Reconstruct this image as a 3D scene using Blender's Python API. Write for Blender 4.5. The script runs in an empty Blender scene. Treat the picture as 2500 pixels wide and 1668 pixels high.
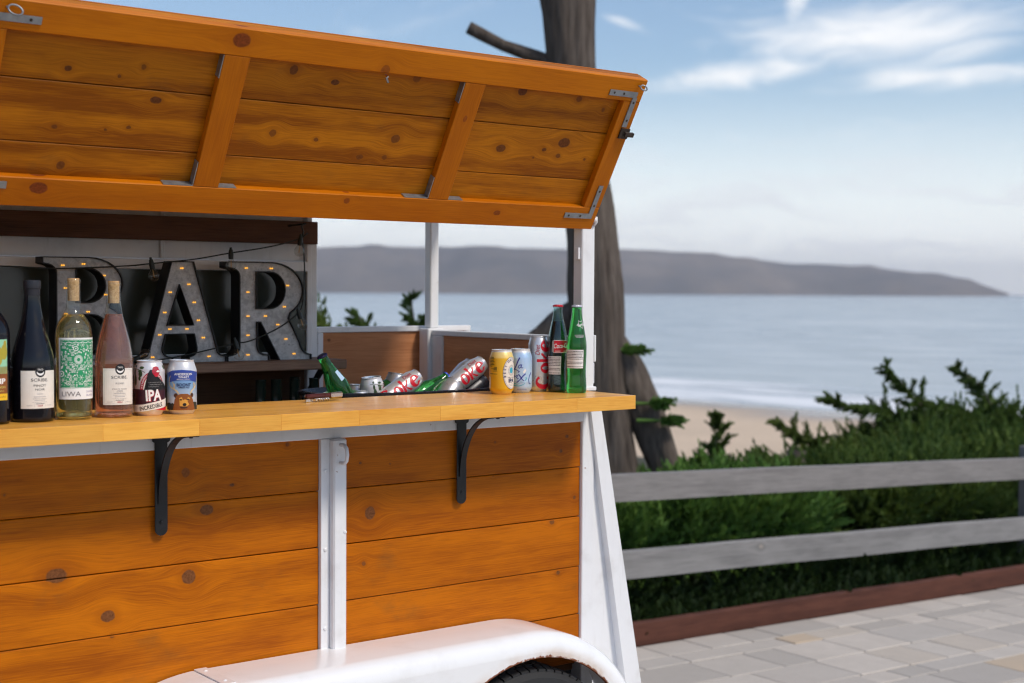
import bpy, bmesh, math, random
from mathutils import Vector, Matrix
R = math.radians
scene = bpy.context.scene
COL = scene.collection
UP = 1.31                      # coordinates below have the counter top at z = 0; everything is lifted by this, so the paving under the wheels is at 0

# ------------------------------------------------------------------ camera, sky, sun, exposure
TH, PITCH, ROLL = R(37.638), R(-2.0156), R(0.3306)
CAM = Vector((-2.62887, -3.05347, 0.28076))
fwd = Vector((math.sin(TH)*math.cos(PITCH), math.cos(TH)*math.cos(PITCH), math.sin(PITCH)))
rt0 = Vector((math.cos(TH), -math.sin(TH), 0)); up0 = rt0.cross(fwd)
rtv = rt0*math.cos(ROLL) + up0*math.sin(ROLL); upv = up0*math.cos(ROLL) - rt0*math.sin(ROLL)
cd = bpy.data.cameras.new('camera'); cam = bpy.data.objects.new('camera', cd); COL.objects.link(cam)
mw = Matrix((rtv, upv, -fwd)).transposed().to_4x4(); mw.translation = CAM + Vector((0, 0, UP)); cam.matrix_world = mw
cd.lens = 50.0; cd.sensor_width = 36.0; cd.clip_start = 0.05; cd.clip_end = 30000
cd.dof.use_dof = True; cd.dof.focus_distance = 3.5; cd.dof.aperture_fstop = 3.4
scene.camera = cam

SUN_EL, SUN_AZ = R(48), R(160)       # azimuth from +Y towards +X: the sun stands behind the camera, a little to the right
world = bpy.data.worlds.new('World'); scene.world = world; world.use_nodes = True
SKY_STRENGTH = 0.128
HAZE = 1.5e-4
sd = bpy.data.lights.new('sun', 'SUN'); sd.energy = 2.4; sd.angle = R(12); sd.color = (1.0, 0.91, 0.79)
sun = bpy.data.objects.new('sun', sd); COL.objects.link(sun)
sdir = Vector((math.sin(SUN_AZ)*math.cos(SUN_EL), math.cos(SUN_AZ)*math.cos(SUN_EL), math.sin(SUN_EL)))
sun.rotation_euler = (-sdir).to_track_quat('-Z', 'Y').to_euler(); sun.location = (0, -10, 20)
vs = scene.view_settings; vs.view_transform = 'Standard'; vs.look = 'None'; vs.gamma = 1.0; vs.exposure = 0.15; vs.use_curve_mapping = False
scene.render.engine = 'CYCLES'
cy = scene.cycles; cy.use_denoising = True; cy.use_adaptive_sampling = True; cy.adaptive_threshold = .025; cy.max_bounces = 10; cy.transmission_bounces = 10; cy.transparent_max_bounces = 12
cy.filter_width = 1.15; cy.diffuse_bounces = 4; cy.glossy_bounces = 4; cy.volume_bounces = 0; cy.caustics_reflective = False; cy.caustics_refractive = True; cy.sample_clamp_indirect = 6.0

# ------------------------------------------------------------------ node helper
class NT:
    def __init__(s, tree):
        s.t = tree; s.n = tree.nodes; s.l = tree.links
    def put(s, sock, v):
        if v is None: return
        if isinstance(v, bpy.types.NodeSocket): s.l.new(v, sock)
        else: sock.default_value = v
    def node(s, typ, **kw):
        n = s.n.new(typ)
        for k, v in kw.items(): setattr(n, k, v)
        return n
    def math(s, op, a, b=None, c=None, clamp=False):
        n = s.node('ShaderNodeMath', operation=op, use_clamp=clamp)
        for i, v in enumerate((a, b, c)): s.put(n.inputs[i], v)
        return n.outputs[0]
    def vmath(s, op, a, b=None, out=0):
        n = s.node('ShaderNodeVectorMath', operation=op)
        s.put(n.inputs[0], a)
        if b is not None:
            s.put(n.inputs[3] if op == 'SCALE' else n.inputs[1], b)
        return n.outputs['Value'] if op in ('LENGTH', 'DOT_PRODUCT', 'DISTANCE') else n.outputs[0]
    def sep(s, v):
        n = s.node('ShaderNodeSeparateXYZ'); s.put(n.inputs[0], v); return n.outputs
    def comb(s, x=0., y=0., z=0.):
        n = s.node('ShaderNodeCombineXYZ')
        for i, v in enumerate((x, y, z)): s.put(n.inputs[i], v)
        return n.outputs[0]
    def noise(s, v, scale=5., detail=3., rough=.5, dist=0.):
        n = s.node('ShaderNodeTexNoise'); s.put(n.inputs['Vector'], v)
        for k, q in (('Scale', scale), ('Detail', detail), ('Roughness', rough), ('Distortion', dist)): s.put(n.inputs[k], q)
        return n.outputs[0]
    def mr(s, v, a, b, c=0., d=1., smooth=False):
        n = s.node('ShaderNodeMapRange', interpolation_type='SMOOTHSTEP' if smooth else 'LINEAR')
        for i, q in enumerate((v, a, b, c, d)): s.put(n.inputs[i], q)
        return n.outputs[0]
    def mix(s, f, a, b, blend='MIX'):
        n = s.node('ShaderNodeMix', data_type='RGBA', blend_type=blend)
        s.put(n.inputs[0], f); s.put(n.inputs[6], c4(a)); s.put(n.inputs[7], c4(b)); return n.outputs[2]
    def ramp(s, f, stops, interp='LINEAR'):
        n = s.node('ShaderNodeValToRGB'); s.put(n.inputs[0], f); e = n.color_ramp.elements; n.color_ramp.interpolation = interp
        while len(e) < len(stops): e.new(0.5)
        for q, (p, c) in zip(e, stops): q.position = p; q.color = c4(c)
        return n.outputs[0]
    def coord(s, which='Object'):
        return s.node('ShaderNodeTexCoord').outputs[which]
    def bump(s, h, strength=.3, dist=.002):
        n = s.node('ShaderNodeBump'); s.put(n.inputs['Height'], h); n.inputs['Strength'].default_value = strength; n.inputs['Distance'].default_value = dist
        return n.outputs[0]
def c4(c):
    if isinstance(c, bpy.types.NodeSocket): return c
    return (c[0], c[1], c[2], 1.0)
def srgb(r, g, b):
    f = lambda x: (x/255/12.92 if x/255 <= .04045 else ((x/255+.055)/1.055)**2.4)
    return (f(r), f(g), f(b))
def new_mat(name):
    m = bpy.data.materials.new(name); m.use_nodes = True; t = NT(m.node_tree)
    bs = m.node_tree.nodes['Principled BSDF']
    return m, t, bs
def setp(t, bs, **kw):
    names = dict(col='Base Color', rough='Roughness', metal='Metallic', spec='Specular IOR Level', ior='IOR', trans='Transmission Weight', normal='Normal', coat='Coat Weight', coat_rough='Coat Roughness', emis='Emission Color', estr='Emission Strength', alpha='Alpha', sub='Subsurface Weight')
    for k, v in kw.items():
        if k in ('col', 'emis'): v = c4(v)
        t.put(bs.inputs[names[k]], v)
_pl = {}
def plain(name, col, rough=.5, metal=0., var=.12, scale=30., bump=0., **kw):
    """one colour with a little uneven tone, for small things"""
    if name in _pl: return _pl[name]
    m, t, bs = new_mat(name)
    n = t.noise(t.coord(), scale, 4., .6)
    f = t.mr(n, .3, .7, 1-var, 1+var)
    c = t.mix(1., col, t.comb(f, f, f), 'MULTIPLY')
    setp(t, bs, col=c, rough=t.mr(n, .3, .7, max(.02, rough-.06), min(1, rough+.08)), metal=metal, **kw)
    if bump: setp(t, bs, normal=t.bump(n, bump, .001))
    _pl[name] = m; return m

# ------------------------------------------------------------------ world: Nishita sky + thin wind-drawn cloud
wt = NT(world.node_tree); bg = world.node_tree.nodes['Background']
sk = wt.node('ShaderNodeTexSky', sky_type='NISHITA'); sk.sun_disc = False; sk.sun_elevation = SUN_EL; sk.sun_rotation = SUN_AZ
sk.altitude = 0; sk.air_density = 1.0; sk.dust_density = 0.6; sk.ozone_density = 2.2
dv = wt.vmath('NORMALIZE', wt.coord('Generated'))
dx, dy, dz = wt.sep(dv)
az = wt.math('SUBTRACT', wt.math('ARCTAN2', dx, dy), TH)      # radians right of the bearing of the big cloud bank's left end
el = wt.math('ARCSINE', dz)
p2 = wt.comb(az, el, 0.)
warp = wt.noise(wt.vmath('MULTIPLY', p2, (7., 22., 1.)), 1., 2., .55)
wv = wt.comb(wt.math('ADD', az, wt.math('MULTIPLY', warp, .22)), wt.math('ADD', el, wt.math('MULTIPLY', wt.math('SUBTRACT', warp, .5), .085)), 0.)
n1 = wt.noise(wt.vmath('MULTIPLY', wv, (9., 42., 1.)), 1., 5., .58)
n2 = wt.noise(wt.vmath('MULTIPLY', wt.vmath('ADD', wv, (4.3, 1.7, 0.)), (26., 120., 1.)), 1., 3., .6)
nn = wt.math('ADD', wt.math('MULTIPLY', n1, .78), wt.math('MULTIPLY', n2, .22))
def blob(a, e, ra, re, tilt=0.):
    u = wt.math('SUBTRACT', az, a); v = wt.math('SUBTRACT', wt.math('SUBTRACT', el, e), wt.math('MULTIPLY', u, tilt))
    d = wt.vmath('LENGTH', wt.comb(wt.math('DIVIDE', u, ra), wt.math('DIVIDE', v, re), 0.))
    return wt.mr(d, 1., .0, 0., 1., True)
bank = None
for b in ((R(14.5), R(9.9), R(9.5), R(2.3), -.04), (R(9.), R(8.6), R(7.), R(.9), .1), (R(16.5), R(8.3), R(7.), R(.8), .02), (R(11.2), R(11.4), R(1.1), R(2.), 1.2), (R(4.4), R(10.6), R(1.8), R(.45), -.3),
          (R(34.), R(12.), R(14.), R(4.), .05), (R(-60.), R(18.), R(35.), R(6.), .02), (R(120.), R(20.), R(50.), R(7.), .0)):
    q = blob(*b); bank = q if bank is None else wt.math('MAXIMUM', bank, q)
high = wt.math('MULTIPLY', wt.mr(el, R(18), R(45), 0., .35, True), 1.)
cover = wt.math('ADD', wt.math('MULTIPLY', bank, .42), wt.math('MULTIPLY', high, .4))
cl = wt.mr(wt.math('ADD', nn, cover),  .53, 1.08, 0., 1., True)
low = wt.noise(wt.vmath('MULTIPLY', wv, (6., 60., 1.)), 1., 3., .5)
lowm = wt.math('MULTIPLY', wt.mr(low, .45, .7, 0., 1., True), wt.math('MULTIPLY', wt.mr(el, R(.8), R(2.), 0., 1., True), wt.mr(el, R(7.), R(3.5), 0., 1., True)))
hz = wt.mr(el, R(9.5), R(.2), 0., 1., True)
skyc = wt.mix(wt.math('MULTIPLY', hz, .86), sk.outputs[0], (9.3, 9.5, 9.7))
skyc = wt.mix(wt.math('MULTIPLY', lowm, .62), skyc, (6.3, 6.5, 6.9))
skyc = wt.mix(wt.math('MULTIPLY', cl, .92), skyc, (8.0, 8.0, 8.05))
world.cycles.sampling_method = 'MANUAL'; world.cycles.sample_map_resolution = 512
wt.put(bg.inputs[0], skyc); bg.inputs[1].default_value = SKY_STRENGTH

# ------------------------------------------------------------------ mesh helpers
def T(p): return tuple(p)
class MB:
    def __init__(s): s.v = []; s.f = []; s.uv = None; s.mi = []
    def add(s, vs, fs, mi=0):
        o = len(s.v); s.v += [tuple(v) for v in vs]; s.f += [tuple(i+o for i in f) for f in fs]; s.mi += [mi]*len(fs); return s
    def box(s, x0, x1, y0, y1, z0, z1, mi=0, bev=0.):
        if bev <= 0:
            vs = [(x, y, z) for x in (x0, x1) for y in (y0, y1) for z in (z0, z1)]
            return s.add(vs, [(0,1,3,2),(4,6,7,5),(0,4,5,1),(2,3,7,6),(0,2,6,4),(1,5,7,3)], mi)
        bm = bmesh.new(); bmesh.ops.create_cube(bm, size=1.)
        for v in bm.verts: v.co = ((x0+x1)/2+v.co.x*(x1-x0), (y0+y1)/2+v.co.y*(y1-y0), (z0+z1)/2+v.co.z*(z1-z0))
        bmesh.ops.bevel(bm, geom=bm.edges[:], offset=bev, segments=1, affect='EDGES'); s.bm(bm, mi); return s
    def bm(s, bm, mi=0):
        bm.verts.index_update(); s.add([v.co[:] for v in bm.verts], [[v.index for v in f.verts] for f in bm.faces], mi); bm.free(); return s
    def obox(s, c, ax, ay, az_, hx, hy, hz_, mi=0):
        c = Vector(c); ax, ay, az_ = Vector(ax), Vector(ay), Vector(az_)
        vs = [c+ax*hx*i+ay*hy*j+az_*hz_*k for i in (-1,1) for j in (-1,1) for k in (-1,1)]
        return s.add(vs, [(0,1,3,2),(4,6,7,5),(0,4,5,1),(2,3,7,6),(0,2,6,4),(1,5,7,3)], mi)
    def lathe(s, prof, n=32, mi=0, axis='Z', c=(0,0,0), caps=False):
        vs = []; fs = []; m = len(prof)
        for i in range(n):
            a = 2*math.pi*i/n
            for r, z in prof:
                if axis == 'Z': p = (c[0]+r*math.cos(a), c[1]+r*math.sin(a), c[2]+z)
                elif axis == 'Y': p = (c[0]+r*math.cos(a), c[1]+z, c[2]-r*math.sin(a))
                else: p = (c[0]+z, c[1]+r*math.cos(a), c[2]+r*math.sin(a))
                vs.append(p)
        for i in range(n):
            j = (i+1) % n
            for k in range(m-1): fs.append((i*m+k, j*m+k, j*m+k+1, i*m+k+1))
        return s.add(vs, fs, mi)
    def tube(s, pts, r, n=8, mi=0, caps=True):
        pts = [Vector(p) for p in pts]; vs = []; fs = []; up = None
        for i, p in enumerate(pts):
            d = (pts[min(i+1, len(pts)-1)]-pts[max(i-1, 0)]).normalized()
            if up is None: up = Vector((0,0,1)) if abs(d.z) < .9 else Vector((1,0,0))
            a = d.cross(up).normalized(); b = a.cross(d).normalized(); up = b
            rr = r[i] if isinstance(r, (list, tuple)) else r
            for k in range(n):
                t = 2*math.pi*k/n; vs.append(p+a*math.cos(t)*rr+b*math.sin(t)*rr)
        for i in range(len(pts)-1):
            for k in range(n): fs.append((i*n+k, i*n+(k+1)%n, (i+1)*n+(k+1)%n, (i+1)*n+k))
        if caps: fs.append(tuple(range(n-1, -1, -1))); fs.append(tuple((len(pts)-1)*n+k for k in range(n)))
        return s.add(vs, fs, mi)
    def sphere(s, c, r, n=12, m=8, sc=(1,1,1), mi=0):
        bm = bmesh.new(); bmesh.ops.create_uvsphere(bm, u_segments=n, v_segments=m, radius=r)
        for v in bm.verts: v.co = (c[0]+v.co.x*sc[0], c[1]+v.co.y*sc[1], c[2]+v.co.z*sc[2])
        return s.bm(bm, mi)
    def mesh(s, name, mats, smooth=False, uvf=None, angle=None):
        me = bpy.data.meshes.new(name); me.from_pydata(s.v, [], s.f)
        for m in (mats if isinstance(mats, (list, tuple)) else [mats]): me.materials.append(m)
        if any(s.mi): me.polygons.foreach_set('material_index', s.mi)
        if smooth: me.polygons.foreach_set('use_smooth', [True]*len(me.polygons))
        if uvf:
            ul = me.uv_layers.new(name='UVMap')
            for p in me.polygons:
                for li in p.loop_indices: ul.data[li].uv = uvf(me.vertices[me.loops[li].vertex_index].co, p.normal)
        if smooth and angle: 
            me.set_sharp_from_angle(angle=R(angle))
        me.update(); return me
def obj(name, me, parent=None, local=False, loc=None):
    o = bpy.data.objects.new(name, me); COL.objects.link(o)
    if loc is not None: o.location = loc
    if parent is not None:
        o.parent = parent
        if not local: o.matrix_parent_inverse = wm(parent).inverted()
    return o
def wm(o):
    m = Matrix.LocRotScale(o.location, o.rotation_euler, o.scale)
    return m if o.parent is None else wm(o.parent) @ o.matrix_parent_inverse @ m
def build(name, mb, mats, parent=None, smooth=False, local=False, uvf=None, angle=None, loc=None):
    return obj(name, mb.mesh(name, mats, smooth, uvf, angle), parent, local, loc)
def thing(name, loc, label, cat, group=None, rot=(0,0,0)):
    o = bpy.data.objects.new(name, None); COL.objects.link(o); o.location = loc; o.rotation_euler = rot; o.empty_display_size = .1
    tag(o, label, cat, group); return o
def tag(o, label=None, cat=None, group=None, kind=None):
    for k, v in (('label', label), ('category', cat), ('group', group), ('kind', kind)):
        if v: o[k] = v
    return o
def dup(root, loc, rot=None, label=None):
    r = root.copy(); COL.objects.link(r); r.location = loc
    if rot is not None: r.rotation_euler = rot
    if label: r['label'] = label
    for ch in root.children:
        c = ch.copy(); COL.objects.link(c); c.parent = r
        for g in ch.children:
            d = g.copy(); COL.objects.link(d); d.parent = c
    return r

# ------------------------------------------------------------------ materials
def uvcoord(t): 
    n = t.node('ShaderNodeUVMap'); n.uv_map = 'UVMap'; return n.outputs[0]
def wood(name, light, dark, knots=(), knotcol=(.07,.018,.006), fine=1., rough=.42, blotch=.25, coat=0., rnd=.22, streak=1., scuff=0., heart=.25):
    m, t, bs = new_mat(name); uv = uvcoord(t)
    oi = t.node('ShaderNodeObjectInfo').outputs['Random']
    uv0 = uv; mask = None; defl = None; halo = None; kj = random.Random(len(knots))
    jit = t.node('ShaderNodeTexNoise'); t.put(jit.inputs['Vector'], t.vmath('MULTIPLY', uv, (90., 90., 1.))); jit.inputs['Scale'].default_value = 1.; jit.inputs['Detail'].default_value = 2.
    uvk = t.vmath('ADD', uv, t.vmath('SCALE', t.vmath('SUBTRACT', jit.outputs[1], (.5, .5, .5)), .0042)) if knots else uv
    for (ku, kv, kr) in knots:
        d0 = t.vmath('SUBTRACT', uvk, (ku, kv, 0.)); ax = kj.uniform(.6, 1.15)
        d = t.vmath('LENGTH', t.vmath('MULTIPLY', d0, (ax/kr, 1/kr, 0.)))
        k = t.mr(d, 1.12, .86, 0., kj.uniform(.6, .95) if kr < .012 else .95, True); mask = k if mask is None else t.math('MAXIMUM', mask, k)
        w = t.mr(d, 6., .3, 0., .9, True)
        h = t.vmath('MULTIPLY', t.vmath('SCALE', d0, w), (0., -1., 0.)); defl = h if defl is None else t.vmath('ADD', defl, h)
        g = t.mr(d, 2.6, 1., 0., 1., True); halo = g if halo is None else t.math('MAXIMUM', halo, g)
    if defl is not None: uv = t.vmath('ADD', uv, defl)
    off = t.comb(t.math('MULTIPLY', oi, 37.), t.math('MULTIPLY', oi, 11.), 0.)
    p = t.vmath('ADD', uv, off)
    wob = t.noise(t.vmath('MULTIPLY', p, (2.2, 7., 1.)), 1., 3., .5)
    p = t.vmath('ADD', p, t.comb(0., t.math('MULTIPLY', wob, .009*streak), 0.))
    g1 = t.noise(t.vmath('MULTIPLY', p, (2.0*fine, 26.*fine, 1.)), 1., 3., .55)
    rings = t.math('SINE', t.math('MULTIPLY', g1, 58.))
    rings = t.mr(rings, -.2, 1., 0., 1., True)
    g2 = t.noise(t.vmath('MULTIPLY', p, (10.*fine, 330.*fine, 1.)), 1., 3., .6)
    gr = t.math('ADD', t.math('MULTIPLY', rings, .16), t.math('MULTIPLY', t.mr(g2, .34, .66), .55))
    bl = t.noise(t.vmath('MULTIPLY', p, (3., 8., 1.)), 1., 3., .6)
    hb = t.noise(t.vmath('MULTIPLY', p, (.7, 17., 1.)), 1., 2., .5)
    f = t.math('ADD', t.math('ADD', gr, t.mr(bl, .3, .7, -blotch, blotch*1.2)), t.mr(hb, .42, .68, -.12, heart, True), clamp=True)
    col = t.mix(f, light, dark)
    tone = t.mr(oi, 0., 1., 1-rnd, 1+rnd*.6)
    col = t.mix(1., col, t.comb(tone, t.math('POWER', tone, 1.2), t.math('POWER', tone, 1.3)), 'MULTIPLY')
    if scuff:
        s1 = t.noise(t.vmath('MULTIPLY', uv0, (4., 6., 1.)), 1., 5., .65)
        col = t.mix(t.math('MULTIPLY', t.mr(s1, .56, .74, 0., 1., True), scuff), col, (.09, .06, .02))
    if mask is not None:
        col = t.mix(t.math('MULTIPLY', halo, .38), col, dark)
        kn = t.noise(t.vmath('MULTIPLY', uv0, (160., 160., 1.)), 1., 3., .6)
        col = t.mix(t.math('MULTIPLY', mask, .92), col, t.mix(t.mr(kn, .35, .65), knotcol, tuple(x*2.2 for x in knotcol)))
    setp(t, bs, col=col, rough=t.mr(gr, 0., 1., rough-.06, rough+.1), coat=coat, coat_rough=.25, spec=.15)
    gb = t.noise(t.vmath('MULTIPLY', t.vmath('ADD', uv0, off), (8.*fine, 260.*fine, 1.)), 1., 2., .6)
    setp(t, bs, normal=t.bump(gb, .10, .0015))
    return m
M = {}
KF = [(-1.222,-.143,.0115),(-1.104,-.181,.004),(-1.169,-.235,.012),(-1.526,-.348,.0155),(-1.215,-.387,.0165),(-1.41,-.453,.013),(-.957,-.093,.006),(-1.638,-.161,.003),(-1.4,-.499,.0046),(-.75,-.153,.0039),(-.661,-.162,.0024),(-.72,-.283,.0165),(-.325,-.126,.003),(-.072,-.125,.0044),(-.094,-.165,.0055),(-.043,-.3,.0049),(-.125,-.361,.008),(-.33,-.217,.003),(-.739,-.41,.0068),(-.1,-.507,.0062),(-1.9,-.2,.013),(-2.1,-.42,.015)]
KL = [(-1.549,.314,.0067),(-1.388,.334,.0062),(-1.437,.307,.0043),(-1.345,.261,.0083),(-1.554,.18,.0049),(-1.443,.182,.0032),(-1.393,.192,.0038),(-1.525,.092,.0101),(-1.035,.365,.0113),(-1.046,.206,.0095),(-.929,.198,.0049),(-.921,.346,.0073),(-.703,.379,.0106),(-.711,.217,.0116),(-.797,.162,.0069),(-.727,.165,.0062),(-.378,.378,.0128),(-.187,.373,.0083),(-.093,.35,.0059),(-.385,.215,.0106),(-.184,.246,.0141),(-.189,.207,.0067),(-.27,.196,.0029),(-.094,.203,.0039),(-.243,.221,.005)]
KR = [(-1.19,.427,.0165),(-1.571,.045,.0135),(-.81,.398,.0118),(-.81,.051,.0077),(-.342,.038,.0075),(-.541,.295,.0055),(.295,-.541,.0058)]
M['plank'] = wood('stained_pine_siding', (.52,.140,.0015), (.29,.066,.001), KF, (.085,.034,.014), rough=.42, rnd=.22, scuff=.35, heart=.30, blotch=.30)
M['lidplank'] = wood('stained_pine_lid_boards', (.62,.215,.005), (.29,.080,.002), KL, (.060,.018,.006), rough=.42, rnd=.2, scuff=.3, heart=.55)
M['lidframe'] = wood('stained_pine_lid_frame', (.57,.168,.0025), (.42,.108,.0015), KR, (.11,.022,.006), rough=.4, rnd=.1, streak=.6)
M['stave'] = wood('oiled_butcher_block', (.88,.455,.085), (.70,.285,.036), rough=.33, rnd=.10, fine=1.2, blotch=.2, coat=.25)
M['ply'] = wood('brown_plywood', (.66,.30,.14), (.48,.19,.08), [(-.37,.125,.0045),(-.2,-.04,.01),(.70,.11,.0045)], (.1,.04,.02), rough=.5, rnd=.1, fine=.8)
M['walnut'] = wood('dark_walnut_stained_board', (.125,.062,.038), (.055,.027,.018), rough=.5, rnd=.15)
M['shelfwood'] = wood('weathered_brown_shelf', (.30,.19,.13), (.15,.088,.06), rough=.55, rnd=.1)
M['darkpanel'] = wood('dark_brown_panel', (.11,.048,.022), (.055,.025,.012), rough=.5)
m, t, bs = new_mat('white_paint'); n = t.noise(t.coord(), 9., 5., .6); n2 = t.noise(t.coord(), 120., 3., .5)
gm = t.noise(t.vmath('MULTIPLY', t.coord(), (55., 55., 5.)), 1., 4., .6); d = t.math('MAXIMUM', t.math('MULTIPLY', t.mr(n, .50, .75, 0., 1., True), .42), t.mr(gm, .55, .8, 0., .5, True)); ch = t.mr(t.noise(t.coord(), 38., 3., .6), .735, .76, 0., 1., True)
setp(t, bs, col=t.mix(t.math('MULTIPLY', ch, .8), t.mix(d, (.80,.80,.81), (.56,.54,.52)), (.30,.13,.05)), rough=t.mr(n2, .3, .7, .28, .42), coat=.15, normal=t.bump(n2, .05, .0006)); M['white'] = m
# fender paint, rust along the arch lip
m, t, bs = new_mat('white_fender_paint'); co = t.coord(); n = t.noise(co, 9., 5., .6); n2 = t.noise(co, 45., 5., .7); x, y, z = t.sep(co)
rad = t.vmath('LENGTH', t.comb(t.math('SUBTRACT', x, -.345), 0., t.math('SUBTRACT', z, -1.02)))
lip = t.math('MULTIPLY', t.mr(rad, .362, .351, 0., 1., True), t.mr(y, -.15, -.19))
ru = t.mr(t.math('ADD', t.math('MULTIPLY', n2, 1.), t.math('MULTIPLY', lip, .34)), .72, .84, 0., 1., True)
stain = t.math('MULTIPLY', t.mr(rad, .385, .352, 0., 1., True), t.math('MULTIPLY', t.mr(y, -.15, -.19), t.mr(n, .4, .65)))
c = t.mix(t.math('MULTIPLY', t.mr(n, .5, .75, 0., 1., True), .25), (.84,.84,.845), (.62,.60,.57)); c = t.mix(t.math('MULTIPLY', stain, .5), c, (.55,.34,.16)); c = t.mix(ru, c, (.20,.055,.015))
setp(t, bs, col=c, rough=t.mr(ru, 0., 1., .22, .8), coat=.3, coat_rough=.08, normal=t.bump(t.math('ADD', n2, ru), .06, .001)); M['fender'] = m
M['zinc'] = plain('zinc_steel', (.30,.32,.34), .45, .75, .2, 60.)
M['blackiron'] = plain('black_iron', (.012,.012,.013), .42, .2, .3, 40., .1)
M['rubber'] = plain('tyre_rubber', (.018,.018,.019), .75, 0., .3, 50., .3)
M['steel'] = plain('bright_steel', (.62,.62,.63), .22, 1., .08, 50.)
M['darkmetal'] = plain('dark_weathered_metal', (.06,.045,.035), .6, .5, .5, 60., .3)

# ================================================================== THE SETTING
def at(px, py, d):      # a point d metres ahead of the camera, used only to note down where things stand
    return CAM + d*(fwd + rtv*((px-1250)/3472.) - upv*((py-834)/3472.))
SLOPE = .030
def pave_z(x): return -1.315 - SLOPE*(x+.3)
SEA = CAM.z - 6.0
SN = Vector((.9966, .083)); SP = Vector((53.6, 55.1))
def shore(x, y): return (x-SP.x)*SN.x + (y-SP.y)*SN.y
def lerp(a, b, t): t = max(0., min(1., t)); t = t*t*(3-2*t); return a+(b-a)*t
def ground_z(x, y):
    s = shore(x, y)
    top = pave_z(max(-30., min(9., x))) - .05
    if s > -38: return SEA - .018*s if s < 30 else SEA-.54-.0005*(s-30)
    beach = SEA + .018*38
    w = math.sin(x*.7+y*.4)*.12+math.sin(x*.23-y*.61)*.2
    return lerp(beach, top, (-38-s)/11.) + (w*.5 if -48 < s < -40 else 0)

m, t, bs = new_mat('bluff_soil_and_sand'); co = t.coord(); x, y, z = t.sep(co)
s = t.math('ADD', t.math('MULTIPLY', t.math('SUBTRACT', x, SP.x), SN.x), t.math('MULTIPLY', t.math('SUBTRACT', y, SP.y), SN.y))
n = t.noise(co, .15, 5., .6); nf = t.noise(co, 3., 5., .65)
sand = t.mix(t.mr(t.math('ADD', t.math('MULTIPLY', n, .6), t.math('MULTIPLY', nf, .4)), .35, .65), (.66,.51,.37), (.54,.42,.30))
sw = t.math('ADD', s, t.mr(t.noise(t.vmath('MULTIPLY', co, (.03,.09,1.)), 1., 4., .5), .3, .7, -4., 4.))
wet = t.mr(sw, -10., -3., 0., 1., True)
sand = t.mix(t.math('MULTIPLY', wet, .65), sand, (.22,.19,.17))
soil = t.mix(t.mr(nf, .35, .65), (.07,.055,.035), (.035,.04,.018))
c = t.mix(t.mr(s, -43., -39., 0., 1.), soil, sand)
setp(t, bs, col=c, rough=t.mr(wet, 0., 1., .85, .18), spec=.4, normal=t.bump(t.noise(co, 14., 5., .7), .3, .02)); M['ground'] = m
def sgrid(lo, hi, n, k, c=0.):
    out = []
    for i in range(n+1):
        u = -1+2*i/n; v = math.sinh(k*u)/math.sinh(k)
        out.append(c + (v*(hi-c) if v > 0 else -v*(lo-c)))
    return out
gx = sorted(set([round(q, 3) for q in sgrid(-7400, -10, 26, 5., -60.)] + [-10+i*1.3 for i in range(27)] + [25+i*3. for i in range(26)]))
gy = sgrid(-7400, 7400, 90, 6.5, 5.)
mb = MB(); nx, ny = len(gx), len(gy)
mb.add([(a, b, ground_z(a, b)) for a in gx for b in gy], [(i*ny+j, (i+1)*ny+j, (i+1)*ny+j+1, i*ny+j+1) for i in range(nx-1) for j in range(ny-1)])
tag(build('ground', mb, M['ground'], smooth=True), kind='structure')

# the sea
m, t, bs = new_mat('sea_water'); co = t.coord(); x, y, z = t.sep(co)
s = t.math('ADD', t.math('MULTIPLY', t.math('SUBTRACT', x, SP.x), SN.x), t.math('MULTIPLY', t.math('SUBTRACT', y, SP.y), SN.y))
sc = t.comb(s, y, 0.)
w1 = t.noise(t.vmath('MULTIPLY', sc, (.22, .07, 1.)), 1., 6., .62)
w2 = t.noise(t.vmath('MULTIPLY', sc, (.9, .45, 1.)), 1., 5., .65)
fo = t.noise(t.vmath('MULTIPLY', sc, (.16, .023, 1.)), 1., 7., .66)
surf = t.math('ADD', t.mr(s, 19., 6., 0., .27, True), t.math('MULTIPLY', t.mr(t.math('ABSOLUTE', t.math('SUBTRACT', s, 120.)), 65., 0., 0., .20, True), t.mr(y, 100., 40., 0.2, 1.)))
surf = t.math('SUBTRACT', surf, t.mr(s, 5., 1.5, 0., .10))
foam = t.mr(t.math('ADD', fo, surf), .64, .74, 0., 1., True)
water_sheen = t.mix(t.mr(s, 10., 120., 0., 1., True), (.36,.40,.42), (.27,.315,.35))  # pale sky reflection put into the water colour; the streaks below paint glare
water_sheen = t.mix(t.mr(w1, .40, .62, 0., .85, True), water_sheen, (.47,.51,.54)); w3 = t.noise(t.vmath('MULTIPLY', sc, (.05, .009, 1.)), 1., 4., .6); water_sheen = t.mix(t.mr(w3, .5, .68, 0., .6, True), water_sheen, (.55,.58,.60))
setp(t, bs, col=t.mix(foam, water_sheen, (.78,.80,.82)), rough=t.mr(foam, 0., 1., .22, .8), ior=1.33, normal=t.bump(t.math('ADD', w1, t.math('MULTIPLY', w2, .35)), .35, .6)); M['sea'] = m
mb = MB(); sx = [30, 50, 80, 100, 130, 180, 260, 400, 700, 1200, 2200, 3600, 7400]; sy = [-7400, -3000, -1500, -700, -300, -100, 0, 100, 300, 700, 1500, 3000, 7400]
ny = len(sy); mb.add([(a, b, SEA) for a in sx for b in sy], [(i*ny+j, (i+1)*ny+j, (i+1)*ny+j+1, i*ny+j+1) for i in range(len(sx)-1) for j in range(ny-1)])
tag(build('sea', mb, M['sea']), kind='structure')

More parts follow.
